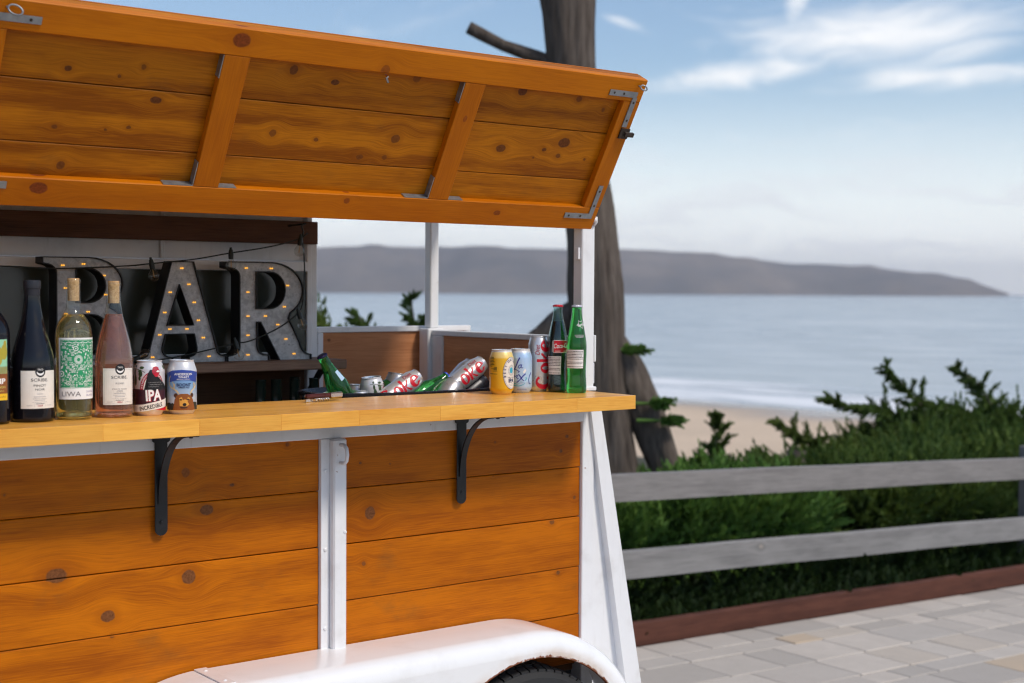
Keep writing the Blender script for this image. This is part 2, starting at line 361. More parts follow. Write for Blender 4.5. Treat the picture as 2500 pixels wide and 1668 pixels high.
# the long headland across the bay
m, t, bs = new_mat('dry_headland'); co = t.coord()
n = t.noise(co, .004, 6., .62); n2 = t.noise(co, .02, 5., .6)
setp(t, bs, col=t.mix(t.mr(n, .38, .62), t.mix(t.mr(n2, .4, .6), (.17,.135,.11), (.21,.17,.135)), (.095,.085,.078)), rough=.95, spec=.1); M['hill'] = m
SIL = [(-1500,650),(-900,640),(-200,612),(300,615),(777,609),(920,604),(1080,607),(1230,611),(1380,613),(1470,610),(1560,611),(1700,619),(1810,631),(1915,641),(2020,646),(2128,653),(2234,666),(2298,670),(2360,686),(2415,703),(2452,714),(2475,719.5)]
def sil(px):
    for (a, ya), (b, yb) in zip(SIL, SIL[1:]):
        if a <= px <= b: return ya+(yb-ya)*(px-a)/(b-a)
    return SIL[-1][1]
random.seed(4)
cols = []; NR = 15; px = -1500.
while px <= 2475: cols.append(px); px += 24
verts = []
for i, px in enumerate(cols):
    dirv = at(px, 834, 1.)-CAM; dirv.z = 0.; dirv.normalize()
    hzy = 711.8 + (px-1250)*.00577
    kx = math.hypot(1., (px-1250)/3472.)
    for r in range(NR+1):
        q = r/NR
        D = 4000+1400*q + 120*math.sin(px*.004)+60*math.sin(px*.013+1)
        Dr = 4000+1400*.5
        H = max(0., (hzy-sil(px))/3472.*Dr/kx*kx) + (CAM.z-SEA)
        prof = math.sin(math.pi*min(1., q/.5)*.5)**.75 if q <= .5 else math.cos(math.pi*(q-.5))**1.2 if q < 1 else 0.
        gul = (math.sin(px*.021+q*5)+.7*math.sin(px*.047-q*9)+.5*math.sin(px*.083+q*3))*7.5*math.sin(math.pi*min(1, q/.5)) if q < .5 else 0
        h = H*prof + gul*min(1., H/60.)
        p = CAM + dirv*D*kx*0.98
        verts.append((p.x, p.y, SEA - (.6 if r in (0, NR) else 0) + max(0., h)))
mb = MB(); k = NR+1
mb.add(verts, [(i*k+j, (i+1)*k+j, (i+1)*k+j+1, i*k+j+1) for i in range(len(cols)-1) for j in range(NR)])
tag(build('hill', mb, M['hill'], smooth=True), kind='structure')

# ------------------------------------------------------------------ paving
m, t, bs = new_mat('paving_joint_sand'); n = t.noise(t.coord(), 60., 4., .6)
setp(t, bs, col=t.mix(n, (.10,.095,.09), (.20,.185,.17)), rough=.95); M['joint'] = m
m, t, bs = new_mat('concrete_paver'); co = t.coord(); oi = t.math('FRACT', t.math('ADD', t.math('MULTIPLY', t.node('ShaderNodeObjectInfo').outputs['Random'], 7.31), t.node('ShaderNodeNewGeometry').outputs['Random Per Island']))
off = t.comb(t.math('MULTIPLY', oi, 50.), t.math('MULTIPLY', oi, 31.), 0.); p = t.vmath('ADD', co, off)
n = t.noise(p, 5., 5., .65); n2 = t.noise(p, 160., 3., .7)
base = t.ramp(oi, [(0., (.33,.325,.32)), (.22, (.45,.435,.42)), (.45, (.55,.53,.505)), (.62, (.42,.415,.41)), (.80, (.58,.55,.52)), (.93, (.50,.455,.40)), (.965, (.52,.38,.22)), (1., (.50,.45,.39))], 'CONSTANT')
base = t.mix(.42, base, (.52,.49,.455)); base = t.mix(t.mr(n, .3, .7, 0., .45), base, (.36,.345,.33))
base = t.mix(t.mr(n2, .45, .75, 0., .35), base, (.20,.19,.18)); base = t.mix(1., base, (1.06,1.0,.93), 'MULTIPLY')
setp(t, bs, col=base, rough=t.mr(n, .3, .7, .6, .85), spec=.3, normal=t.bump(n2, .35, .002)); M['paver'] = m
mb = MB(); mb.add([(x, y, pave_z(x)-.011) for x in (-14., -7., 0., 4., 9., 14.) for y in (-12., -5., 1.84)], [(i*3+j, (i+1)*3+j, (i+1)*3+j+1, i*3+j+1) for i in range(5) for j in range(2)])
pav = build('pavement', mb, M['joint']); tag(pav, kind='structure')
random.seed(11)
W = (.14, .21, .28); L = (.21, .28, .35, .42); pm = {}
for w in W:
    for l in L:
        b = MB().box(-l/2+.003, l/2-.003, -w/2+.003, w/2-.003, -.05, 0., 0, .004); pm[(w, l)] = b.mesh('paver', M['paver'])
cand = []; y = 1.825
def inframe(x, y):
    d = Vector((x, y, pave_z(x)))-CAM; f = d.dot(fwd)
    if f < .5: return 0
    u = 1250+3472*d.dot(rtv)/f; v = 834-3472*d.dot(upv)/f
    return 1./f**3 if (1500 < u < 2540 and 1330 < v < 1720) else 0
while y > -4.5:
    w = random.choice(W); x = -3.5-random.random()*.4
    while x < 7.5:
        l = random.choice(L); cand.append((inframe(x+l/2, y-w/2)*w*l, x+l/2, y-w/2, w, l)); x += l
    y -= w
cand.sort(key=lambda c: -c[0]); rest = MB()
for k, (sc_, x, y, w, l) in enumerate(cand):
    dz = random.uniform(-.0025, .0015); tl = random.uniform(-.004, .004)
    if k < 290 and sc_ > 0:
        o = obj('paver', pm[(w, l)], pav, local=True, loc=(x, y, pave_z(x)+dz)); o.rotation_euler = (tl, math.atan(SLOPE), 0)
    else:
        rest.box(x-l/2+.003, x+l/2-.003, y-w/2+.003, y+w/2-.003, pave_z(x)-.03, pave_z(x)+dz)
tag(build('paving_beyond', rest, M['paver'], pav), kind='stuff')

# ------------------------------------------------------------------ timber edging and rail fence
M['redwood'] = wood('red_brown_edging_timber', (.125,.050,.034), (.065,.027,.02), rough=.7, rnd=.1, fine=.6)
M['greywood'] = wood('weathered_grey_timber', (.27,.26,.255), (.155,.15,.148), [(4.2,.06,.02),(3.1,-.05,.012),(5.0,.42,.012),(2.6,.47,.014)], (.2,.18,.16), rough=.8, rnd=.12, fine=.55, streak=1.4)
def sloped_board(x0, x1, y0, y1, z0, h, sl, n=10, wav=.002):
    b = MB(); vs = []
    for i in range(n+1):
        x = x0+(x1-x0)*i/n; z = z0-sl*(x-x0)+wav*math.sin(i*1.7)
        vs += [(x, y0, z), (x, y0, z+h-.004), (x, y0+.004, z+h), (x, y1, z+h), (x, y1, z)]
    fs = [(0,1,2,3,4), tuple(n*5+k for k in (4,3,2,1,0))]
    for i in range(n):
        for k in range(5): fs.append((i*5+k, i*5+(k+1)%5, (i+1)*5+(k+1)%5, (i+1)*5+k)[::-1])
    return b.add(vs, fs)
ed = sloped_board(-1.2, 7.2, 1.847, 1.893, -1.387+3.1*.0295, .108, .0295, 16)
tag(build('timber_edging', ed, M['redwood'], uvf=lambda c, n_: (c.x, c.z+.03*c.x)), 'low red-brown timber board edging the grey paving', 'edging board')
fe = thing('rail_fence', (3.5, 2.2, -1.5), 'weathered grey wooden fence of two long rails behind the paving', 'fence')
for z0, h in ((-.755+.0, .137), (-1.145, .140)):
    rl = sloped_board(-.6, 7.4, 2.164, 2.206, z0+2.65*.0442, h, .0442, 18, .0018)
    build('rail', rl, M['greywood'], fe, uvf=lambda c, n_: (c.x, c.z+.9+.044*c.x+(c.y if abs(n_.z) > .5 else 0)))
for x in (.75, 5.765):
    zt = -.60-.0442*(x-2.02)+.05
    b = MB().box(x-.045, x+.045, 2.209, 2.30, pave_z(x)-.4, zt, 0, .006)
    build('post', b, M['greywood'], fe, uvf=lambda c, n_: (c.z, c.x+c.y))

# ------------------------------------------------------------------ evergreen shrubs
def foliage(name, dark, mid, tip):
    m, t, bs = new_mat(name); g = t.node('ShaderNodeNewGeometry').outputs['Random Per Island']; co = t.coord()
    n = t.noise(co, 3.2, 3., .6)
    f = t.math('ADD', t.mr(n, .3, .7, 0., .7), t.math('MULTIPLY', g, .3))
    c = t.ramp(f, [(0., dark), (.5, mid), (1., tip)])
    setp(t, bs, col=c, rough=.65, spec=.25)
    tr = t.node('ShaderNodeBsdfTranslucent'); t.put(tr.inputs[0], t.mix(.5, c, tip)); mx = t.node('ShaderNodeMixShader'); mx.inputs[0].default_value = .32
    t.l.new(bs.outputs[0], mx.inputs[1]); t.l.new(tr.outputs[0], mx.inputs[2]); out = m.node_tree.nodes['Material Output']; t.l.new(mx.outputs[0], out.inputs[0])
    return m
M['cypress'] = foliage('cypress_needles', (.032,.070,.018), (.082,.142,.030), (.16,.22,.045))
M['juniper'] = foliage('juniper_needles', (.045,.110,.024), (.105,.215,.040), (.19,.30,.06))
M['olive'] = foliage('yellow_green_needles', (.04,.068,.016), (.095,.140,.026), (.17,.215,.04))
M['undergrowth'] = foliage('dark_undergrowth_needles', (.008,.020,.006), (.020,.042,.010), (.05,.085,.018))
M['bark'] = plain('grey_brown_bark', (.10,.082,.068), .9, 0., .5, 8., .6)
def plume(b, p, d, L, rng, nb=34, bl=.042, bw=.0105, droop=.25, spread=.8):
    d = d.normalized(); q = Vector((rng.uniform(-1, 1), rng.uniform(-1, 1), rng.uniform(-.3, .3)))
    a = d.cross(q).normalized(); c = d.cross(a).normalized()
    sag = Vector((rng.uniform(-.2, .2), rng.uniform(-.2, .2), -droop))
    for i in range(nb):
        u = (i+rng.random())/nb; o = p + d*L*u + sag*L*u*u*.5
        th = rng.uniform(0, 2*math.pi); sp = spread*(1-.75*u)
        # flattened spray: wider across a than c
        side = a*math.cos(th) + c*math.sin(th)*.45
        dr = (d*(.55+.5*u) + side*sp).normalized(); ll = bl*(1.25-.6*u)*rng.uniform(.7, 1.3)
        o = o + side*L*.16*(1-u)*rng.random()
        w = dr.cross(Vector((rng.uniform(-1,1), rng.uniform(-1,1), rng.uniform(-1,1)))).normalized()*bw*rng.uniform(.7, 1.4)
        n = len(b.v); b.v += [(o-w)[:], (o+w)[:], (o+dr*ll)[:]]; b.f.append((n, n+1, n+2)); b.mi.append(0)
WIND = Vector((-.55, .42, 0.))
def shrub(base, rx, ry, h, n, seed, mat, label, leaders=(), L=(.16, .34), name='evergreen_shrub', bl=.042, wind=.35, cat='shrub', group='evergreen shrubs behind the fence'):
    rng = random.Random(seed); root = thing(name, base, label, cat, group)
    b = MB(); lobes = []
    for i in range(12):
        a = rng.uniform(0, 6.28); q = rng.uniform(.25, .75)
        lobes.append((Vector((math.cos(a)*rx*q, math.sin(a)*ry*q, h*rng.uniform(.35, .72))), rng.uniform(.22, .46)))
    for i in range(n):
        c, lr = rng.choice(lobes)
        v = Vector((rng.gauss(0, 1), rng.gauss(0, 1), rng.gauss(.15, 1))).normalized()
        k = rng.uniform(.35, 1.) ** .5
        p = c + Vector((v.x*rx, v.y*ry, v.z*h*.75))*lr*k
        if p.z < .02: p.z = rng.uniform(.0, .2)
        if 1.5 < base[0] < 9 and base[1]+p.y < 2.50: p.y = 2.50-base[1]+rng.uniform(0, .15)
        dd = v*.8 + Vector((0, 0, .55)) + WIND*wind + Vector((rng.uniform(-.3, .3), rng.uniform(-.3, .3), rng.uniform(-.2, .3)))
        plume(b, p, dd, rng.uniform(*L), rng, 30, bl)
    stem = MB(); leaders = list(leaders)
    for c, lr in lobes[:5]:
        if name == 'evergreen_shrub' and h < 1.2:
            q0 = Vector((c.x, c.y, c.z+.02)); l_ = rng.uniform(.18, .34); e = Vector((rng.uniform(-.5, .1), rng.uniform(-.2, .3), 1.)).normalized()
            leaders.append(([q0, q0+e*l_*.5, q0+e*l_+WIND*rng.uniform(0, .12)], .008))
    for (pts, r0) in leaders:                               # windswept tips: a stem with short plumes along it
        P = [Vector(q) for q in pts]
        stem.tube(P, [r0*(1-.8*i/(len(P)-1)) for i in range(len(P))], 6)
        tot = sum((c-a).length for a, c in zip(P, P[1:])); run = 0.
        for a, c in zip(P, P[1:]):                          # short side sprays, longest near the foot, swept downwind
            for i in range(max(2, int((c-a).length/.028))):
                u = rng.random(); o = a.lerp(c, u); left = 1-(run+(c-a).length*u)/tot
                sd_ = Vector((rng.uniform(-1, 1), rng.uniform(-1, 1), 0)).normalized()
                e = ((c-a).normalized()*.55 + sd_*.8 + WIND*.45 + Vector((0, 0, rng.uniform(-.25, .2)))).normalized(); ln = (.05+.20*left)*rng.uniform(.6, 1.2)
                for q in range(5): plume(b, o+e*ln*q/5., e+Vector((rng.uniform(-.4, .4), rng.uniform(-.4, .4), rng.uniform(-.4, .2))), .05+.05*left, rng, 20, bl*.7)
            run += (c-a).length
        for a, c in zip(P, P[1:]):
            for i in range(int((c-a).length/.02)):
                u = rng.random(); o = a.lerp(c, u); dd = (c-a).normalized()*.7 + WIND*.5 + Vector((rng.uniform(-1, 1), rng.uniform(-1, 1), rng.uniform(-.7, .7)))*.8
                plume(b, o, dd, rng.uniform(.06, .17)*(1.15-.5*(o.z-P[0].z)/max(.05, abs(P[-1].z-P[0].z))), rng, 24, bl*.75)
    stem.tube([(0, 0, -.1), (.02, .01, h*.3), (.0, .03, h*.55)], [.03, .022, .012], 7)
    for c, lr in lobes: stem.tube([(0, 0, h*.12), (c.x*.5, c.y*.5, c.z*.55), c[:]], [.016, .011, .005], 5)
    build('foliage', b, mat, root, local=True); build('stem', stem, M['bark'], root, smooth=True, local=True)
    return root
def gz(x, y): return ground_z(x, y)+.02
def sh(x, y, *a, **k): return shrub((x, y, gz(x, y)), *a, **k)
F = 'evergreen shrubs behind the fence'
sh(1.75, 2.85, .62, .5, .56, 1105, 1, M['juniper'], 'low green shrub behind the fence at the foot of the thick tree trunk')
sh(2.75, 2.80, .68, .5, .58, 1360, 2, M['juniper'], 'bright green shrub behind the fence, just right of the white diagonal strut')
sh(3.70, 2.85, .68, .5, .58, 1360, 3, M['juniper'], 'bright green shrub behind the fence rails, second right of the trailer')
sh(4.65, 3.02, .72, .55, .60, 1360, 4, M['cypress'], 'dark green shrub filling the middle of the fence rails')
sh(5.65, 2.95, .75, .55, .66, 1487, 5, M['cypress'], 'dark green shrub behind the fence near its right-hand post')
sh(6.70, 3.05, .75, .6, .74, 1190, 6, M['cypress'], 'dark shrub behind the far right end of the fence')
sh(3.75, 3.9, .7, .6, .42, 1105, 7, M['juniper'], 'low green shrub beside the tree, spreading under the beach', )
sh(4.75, 4.1, .75, .6, .44, 1105, 8, M['cypress'], 'green shrub with one small upright tip in front of the sand', leaders=[([(.05, .1, .4), (.07, .1, .6), (.1, .08, .78), (.09, .06, .9)], .012)])
sh(6.25, 3.85, .85, .75, .70, 1742, 9, M['olive'], 'broad yellow-green shrub with feathery tips above the top rail', leaders=[([(-.3, .2, .5), (-.5, .3, .72), (-.70, .38, .84)], .014), ([(-.5, .2, .4), (-.75, .3, .56), (-.95, .36, .62)], .012)])
sh(6.85, 3.75, .66, .6, .86, 1615, 10, M['cypress'], 'tall dark shrub with wind-bent spikes in front of the surf', leaders=[([(-.1, 0, .7), (-.12, .05, .95), (-.26, .12, 1.12), (-.38, .2, 1.26)], .016), ([(-.12, .05, .8), (-.4, .2, .93), (-.66, .38, .96), (-.82, .45, 1.02)], .014)])
sh(7.85, 3.55, .62, .6, .95, 1487, 12, M['cypress'], 'tall dark shrub with a bent spike at the right edge of the view', leaders=[([(-.25, .1, .7), (-.36, .15, .98), (-.46, .2, 1.15), (-.62, .3, 1.27)], .016), ([(-.3, .1, .75), (-.6, .28, .92), (-.85, .42, 1.0)], .014)])
b1 = at(800, 800, 9.2); b2 = at(985, 800, 9.6)
shrub((b1.x-.08, b1.y, gz(b1.x, b1.y)), .30, .34, 1.46, 1200, 21, M['olive'], 'rounded green shrub seen through the trailer opening beside the sign wall', group='evergreens seen through the trailer')
shrub((b2.x, b2.y, gz(b2.x, b2.y)), .46, .44, 1.32, 1400, 22, M['cypress'], 'spiky dark evergreen seen through the trailer beside the rear post', leaders=[([(-.05, .04, 1.15), (-.16, .12, 1.42), (-.26, .18, 1.55)], .02), ([(.05, 0, 1.15), (.08, -.02, 1.45), (.06, 0, 1.66)], .018), ([(.1, -.05, 1.15), (.32, -.22, 1.33), (.42, -.3, 1.36)], .016), ([(-.1, .06, 1.15), (-.3, .2, 1.42), (-.38, .25, 1.45)], .014)], group='evergreens seen through the trailer')
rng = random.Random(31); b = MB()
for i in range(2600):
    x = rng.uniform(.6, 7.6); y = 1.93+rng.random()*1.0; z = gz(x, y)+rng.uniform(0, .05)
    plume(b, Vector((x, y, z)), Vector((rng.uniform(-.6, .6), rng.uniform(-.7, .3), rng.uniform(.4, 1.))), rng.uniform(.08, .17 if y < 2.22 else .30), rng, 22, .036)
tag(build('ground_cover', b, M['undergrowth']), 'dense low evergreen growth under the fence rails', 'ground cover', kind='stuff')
st = at(1948, 1108, 10.6)
b = MB().tube([(st.x-.09, st.y+.03, st.z-.6), (st.x-.02, st.y, st.z-.1), (st.x, st.y, st.z+.03)], [.10, .085, .075], 9)
tag(build('tree_stump', b, M['bark'], smooth=True, angle=40), 'small grey cut stump among the shrubs before the beach', 'stump')

# ------------------------------------------------------------------ the old cypress
m, t, bs = new_mat('cypress_bark'); co = t.coord()
n = t.noise(t.vmath('MULTIPLY', co, (22., 22., 2.2)), 1., 6., .62); n2 = t.noise(co, 2.2, 4., .6)
c = t.mix(t.mr(n, .35, .65), (.055,.043,.036), (.145,.120,.102)); c = t.mix(t.mr(n2, .45, .7, 0., .6), c, (.12,.095,.075))
setp(t, bs, col=c, rough=.92, spec=.15, normal=t.bump(n, 1., .03)); M['treebark'] = m
def limb(b, pts, rs, n=20, seed=0, lump=.12):
    rng = random.Random(seed); P = []; Rr = []
    for i in range(len(pts)-1):
        for k in range(5):
            u = k/5; P.append(Vector(pts[i]).lerp(Vector(pts[i+1]), u)); Rr.append(rs[i]*(1-u)+rs[i+1]*u)
    P.append(Vector(pts[-1])); Rr.append(rs[-1])
    s0 = len(b.v); b.tube(P, Rr, n)
    for i in range(len(P)):
        for k in range(n):
            j = s0+i*n+k; v = Vector(b.v[j]); o = v-P[i]
            f = 1+lump*(math.sin(k*2*math.pi/n*3+i*.35+seed)+.6*math.sin(k*2*math.pi/n*5-i*.22)+.5*math.sin(i*.9+seed))*.5+rng.uniform(-.012, .012)+.018*math.sin(k*2*math.pi/n*11+.8*math.sin(i*.31+seed)+i*.06)+.012*math.sin(k*2*math.pi/n*17-.9*math.sin(i*.47))
            b.v[j] = (P[i]+o*f)[:]
tree = thing('cypress_tree', (3.42, 3.6, gz(3.42, 3.6)-.1), 'thick bare grey-brown tree trunk rising behind the trailer corner', 'tree')
b = MB(); limb(b, [(3.46,3.55,-1.62),(3.37,3.652,-.851),(3.325,3.70,-.463),(3.28,3.763,.314),(3.268,3.789,.677),(3.225,3.84,1.2),(3.193,3.893,1.713),(3.178,3.923,2.127),(3.13,3.98,2.7),(3.10,4.0,3.4),(3.05,4.05,4.3)], [.24,.155,.150,.172,.158,.150,.150,.172,.165,.15,.11], 64, 1, .08)
build('trunk', b, M['treebark'], tree, smooth=True)
b = MB(); limb(b, [(3.22,3.9,1.66),(3.06,4.02,1.75),(2.86,4.17,1.84),(2.68,4.30,1.95)], [.075,.045,.038,.040], 12, 2, .1); build('broken_branch', b, M['treebark'], tree, smooth=True)
b = MB(); limb(b, [(3.36,3.76,.05),(3.45,3.68,-.20),(3.56,3.60,-.46),(3.655,3.50,-.80),(3.72,3.44,-1.6)], [.10,.125,.115,.105,.12], 48, 3, .12); build('side_trunk', b, M['treebark'], tree, smooth=True)
b = MB(); limb(b, [(3.30,3.80,.22),(3.14,3.94,.07),(3.05,4.03,-.07),(2.97,4.10,-.35),(2.93,4.2,-.9)], [.08,.095,.105,.13,.18], 48, 4, .15); build('low_limb', b, M['treebark'], tree, smooth=True)
rng = random.Random(5)
for (px, py, w, seed) in ((1548, 854, .11, 1), (1608, 985, .085, 2), (1640, 1027, .09, 3)):
    b = MB(); c = at(px, py, 8.9)
    for i in range(46):
        plume(b, c+rtv*rng.uniform(-w*.8, w*.3)+Vector((0, 0, rng.uniform(-.018, .018))), rtv+Vector((0, 0, rng.uniform(-.25, .35)))+fwd*rng.uniform(-.8, .8), rng.uniform(.04, .10), rng, 20, .024)
    b.tube([c-rtv*.22, c-rtv*.05], [.014, .008], 5); build('foliage_tuft', b, M['juniper'], tree)

# ================================================================== THE BAR TRAILER
TR = thing('bar_trailer', (-1.1, .4, -1.31), 'white-framed trailer bar with orange stained planks, raised lid and wooden counter', 'trailer')
XL = -2.36
xz = lambda c, n_: (c.x, c.z + (c.y if abs(n_.z) > .5 else 0))
def bx(name, x0, x1, y0, y1, z0, z1, mat, par=TR, bev=.002, uvf=xz):
    return build(name, MB().box(x0, x1, y0, y1, z0, z1, 0, bev), mat, par, uvf=uvf)
W_ = M['white']
# front wall: siding planks inside a white steel frame
siding = obj('side_panel', MB().box(XL, .0, .026, .034, -.78, -.05).mesh('side_panel', M['darkpanel'], uvf=xz), TR)
ZS = [-.062, -.2145, -.355, -.4975, -.6335, -.772]
for (x0, x1) in ((XL+.02, -.8695), (-.8055, -.0225)):
    for k in range(5):
        bx('plank', x0, x1, .006+.0015*(k % 2), .025, ZS[k+1]+.0010, ZS[k]-.0012, M['plank'], siding, .0016)
fr = bx('top_rail', XL, .021, -.003, .03, -.0855, -.0375, W_)
b = MB().box(-.869, -.8445, -.0045, .03, -.83, -.0857, 0, .001).box(-.8442, -.806, -.024, .028, -.83, -.0857, 0, .004)
for z in (-.165, -.36, -.557): b.sphere((-.857, -.005, z), .0055, 10, 6, (1, .5, 1))
for z in (-.318,): b.sphere((-.812, -.024, z), .005, 10, 6, (1, .5, 1))
build('frame_post', b, W_, TR, uvf=xz)
hd = [(-.825, -.022, -.098)]+[(-.825, -.022-.030*math.sin(math.pi*u), -.1225+.0245*math.cos(math.pi*u)) for u in (.12, .25, .4, .5, .6, .75, .88)]+[(-.825, -.022, -.147)]
hd = [(-.825, -.020, -.100), (-.825, -.042, -.100), (-.825, -.052, -.107), (-.825, -.056, -.1225), (-.825, -.052, -.138), (-.825, -.042, -.145), (-.825, -.020, -.145)]
build('rope_hook', MB().tube(hd, .0048, 8), W_, TR, smooth=True)
b = MB().box(-.0222, .021, -.0035, .042, -1.0, -.0377, 0, .002).box(-.026, .021, .0, .040, .0008, .53, 0, .003)
b.box(-.030, .028, -.004, .046, .0006, .012, 0, .002)
b.box(-.034, -.0262, .008, .022, .372, .405, 0, .001)
for z in (.335, .205, .045): b.lathe([(0, -.0006), (.0025, -.0006), (.0028, 0)], 8, 0, 'Y', (.005, .0, z))
build('corner_post', b, W_, TR)
b = MB().box(.0215, .029, .0, .034, .082, .158, 0, .002).box(.0215, .0268, .004, .03, .02, .08, 0, .002); build('hinge', b, W_, TR)
# diagonal strut and gusset plate at the end
b = MB(); vs = []
for (xa, xb, z, y0) in ((-.004, .041, -.0378, -.014), (.141, .208, -.92, -.026), (.155, .224, -1.02, -.028)):
    vs += [(xa, y0, z), (xb-.006, y0, z), (xb, y0+.008, z), (xb, .045, z), (xa, .045, z)]
b.add(vs, [(0,1,2,3,4)[::-1]]+[tuple(10+k for k in range(5))]+[(i*5+k, (i+1)*5+k, (i+1)*5+(k+1)%5, i*5+(k+1)%5) for i in range(2) for k in range(5)])
build('end_strut', b, W_, TR)
b = MB(); b.add([(.0215, .004, -.10), (.150, .004, -1.0), (.0215, .004, -1.0), (.0215, .010, -.10), (.150, .010, -1.0), (.0215, .010, -1.0)], [(0,1,2),(5,4,3),(0,3,4,1),(1,4,5,2),(2,5,3,0)])
build('gusset_plate', b, W_, TR)
# lid
LA = Vector((0, 0, .457)); LV = Vector((0, -.50605, .8625)).normalized(); LN = Vector((0, -LV.z, LV.y)).normalized()   # LN points to the underside's viewer
lid = obj('lid', MB().obox(LA+Vector((-1.176, 0, 0))+LV*.227-LN*.0425, (1,0,0), LV, LN, 1.178, .2270, .0022).mesh('lid', M['lidframe'], uvf=xz), TR)
def lbox(name, x0, x1, v0, v1, n0, n1, mat, par, bev=.0015, rot=False, swap=False):
    bm = bmesh.new(); bmesh.ops.create_cube(bm, size=1.)
    for v in bm.verts: v.co = ((x0+x1)/2+v.co.x*(x1-x0), (v0+v1)/2+v.co.y*(v1-v0), (n0+n1)/2+v.co.z*(n1-n0))
    if bev: bmesh.ops.bevel(bm, geom=bm.edges[:], offset=bev, segments=1, affect='EDGES')
    b = MB().bm(bm); loc = [Vector(v) for v in b.v]
    b.v = [(LA+Vector((p.x, 0, 0))+LV*p.y+LN*p.z)[:] for p in loc]
    def uvf(c, n_):
        d = Vector(c)-LA; q = (c.x, d.dot(LV) + (d.dot(LN)*1.0 if abs(Vector(n_).dot(LN)) < .5 else 0)); return (q[1], q[0]) if swap else q
    return build(name, b, mat, par, uvf=uvf)
for v0, v1 in ((0., .1415), (.1425, .2825), (.2840, .4255), (.4262, .454)):
    lbox('plank', XL, .007, v0+.0003, v1-.0003, -.040, -.0202, M['lidplank'], lid)
lbox('frame_rail', XL, .007, .390, .4545, -.02, 0., M['lidframe'], lid, .002)
lbox('frame_rail', XL, .007, -.0005, .068, -.02, 0., M['lidframe'], lid, .002)
for x0, x1 in ((-.051, .0072), (-.5735, -.511), (-1.2205, -1.158), (-1.755, -1.692), (-2.359, -2.30)):
    lbox('frame_stile', x0, x1, .0683, .3897, -.0199, -.0004, M['lidframe'], lid, .0015, swap=True)
def lplate(name, boxes, screws, mat=M['zinc']):
    b = MB()
    for (x0, x1, v0, v1, n0, n1) in boxes:
        c = LA+Vector(((x0+x1)/2, 0, 0))+LV*((v0+v1)/2)+LN*((n0+n1)/2); b.obox(c, (1,0,0), LV, LN, (x1-x0)/2, (v1-v0)/2, (n1-n0)/2)
    for (x, v, n) in screws:
        c = LA+Vector((x, 0, 0))+LV*v+LN*n
        for rr, h in ((.0034, .0006),): b.add([(c+Vector((1,0,0))*rr*math.cos(a)+LV*rr*math.sin(a)+LN*h)[:] for a in [k*math.pi/4 for k in range(8)]], [tuple(range(8))], 1)
    return build(name, b, [mat, M['darkmetal']], lid)
lplate('corner_bracket', [(-.113, -.0145, .4025, .4185, .0002, .0025), (-.0268, -.0108, .316, .4023, .0002, .0025)], [(-.097, .411, .0026), (-.063, .411, .0026), (-.0185, .388, .0026), (-.0185, .336, .0026)])
lplate('corner_bracket', [(-.111, -.0112, .0345, .0495, .0002, .0025), (-.0262, -.0112, .0497, .137, .0002, .0025)], [(-.097, .042, .0026), (-.055, .042, .0026), (-.0185, .075, .0026), (-.0185, .12, .0026)])
for xs in (-.5737, -1.2207):
    lplate('angle_brace', [(xs-.0022, xs-.0002, .069, .128, -.0195, -.0015), (xs-.072, xs-.0024, .0684, .0706, -.0195, -.0015)], [])
    lplate('angle_brace', [(xs-.0022, xs-.0002, .334, .3885, -.0195, -.0015)], [])
    lplate('angle_brace', [(xs+.063, xs+.108, .0684, .0706, -.0195, -.0015)], [])
lplate('mending_plate', [(-1.76, -1.628, .408, .424, .0002, .0025)], [(-1.65, .416, .0026)])
lplate('mending_plate', [(-1.76, -1.64, .041, .057, .0002, .0025)], [])
lplate('latch', [(-.026, .006, .283, .312, .0002, .004), (-.012, .018, .292, .304, .0042, .012)], [], M['darkmetal'])
def ring(name, x, v, r, tilt=0.):
    c = LA+Vector((x, 0, 0))+LV*v; a1 = (Vector((1,0,0))*.9+LN*.45).normalized(); a2 = (LV*.6-LN*.4).normalized()
    b = MB().tube([c-LN*.004, c+LN*.008], .0022, 6)
    cc = c+LN*.008+a1*r
    b.tube([(cc+a1*r*math.cos(q)+a2*r*.7*math.sin(q)) for q in [k*math.pi/8 for k in range(17)]], .002, 6, caps=False)
    build(name, b, M['zinc'], lid, smooth=True)
ring('eye_bolt', -.020, .437, .0095); ring('eye_bolt', -1.70, .437, .014)
b = MB().tube([LA+Vector((-.806, 0, 0))+LV*.386, LA+Vector((-.806, 0, 0))+LV*.386+LN*.012], .0022, 6).tube([LA+Vector((-.808, 0, 0))+LV*.383+LN*.008, LA+Vector((-.802, 0, 0))+LV*.372+LN*.013], .004, 6)
build('hook', b, M['steel'], lid)
b = MB().tube([(.012, -.004, .468), (.02, -.006, .478), (.016, -.01, .492)], .004, 6).sphere((.014, -.006, .484), .008); build('hinge_bolt', b, W_, TR, smooth=True)
# counter of glued staves
counter = obj('counter', MB().box(XL, -.004, -.192, .150, -.0372, -.0362).mesh('counter', M['darkpanel'], uvf=xz), TR)
random.seed(21); sw = .353/8
for k in range(8):
    y0 = -.198+sw*k
    if k == 0: js = [XL, -1.78, -1.50, -1.283, -1.084, -.877, -.647, -.421, -.209, 0.]
    else:
        js = [XL]; 
        while js[-1] < -.25: js.append(min(0., js[-1]+random.uniform(.28, .62)))
        js[-1] = 0.
    for a, c in zip(js, js[1:]):
        build('stave', MB().box(a, c, y0, y0+sw, -.0371, 0., 0, .0004 if k else .0007), M['stave'], counter, uvf=lambda q, n_: (q.x, q.y+q.z))
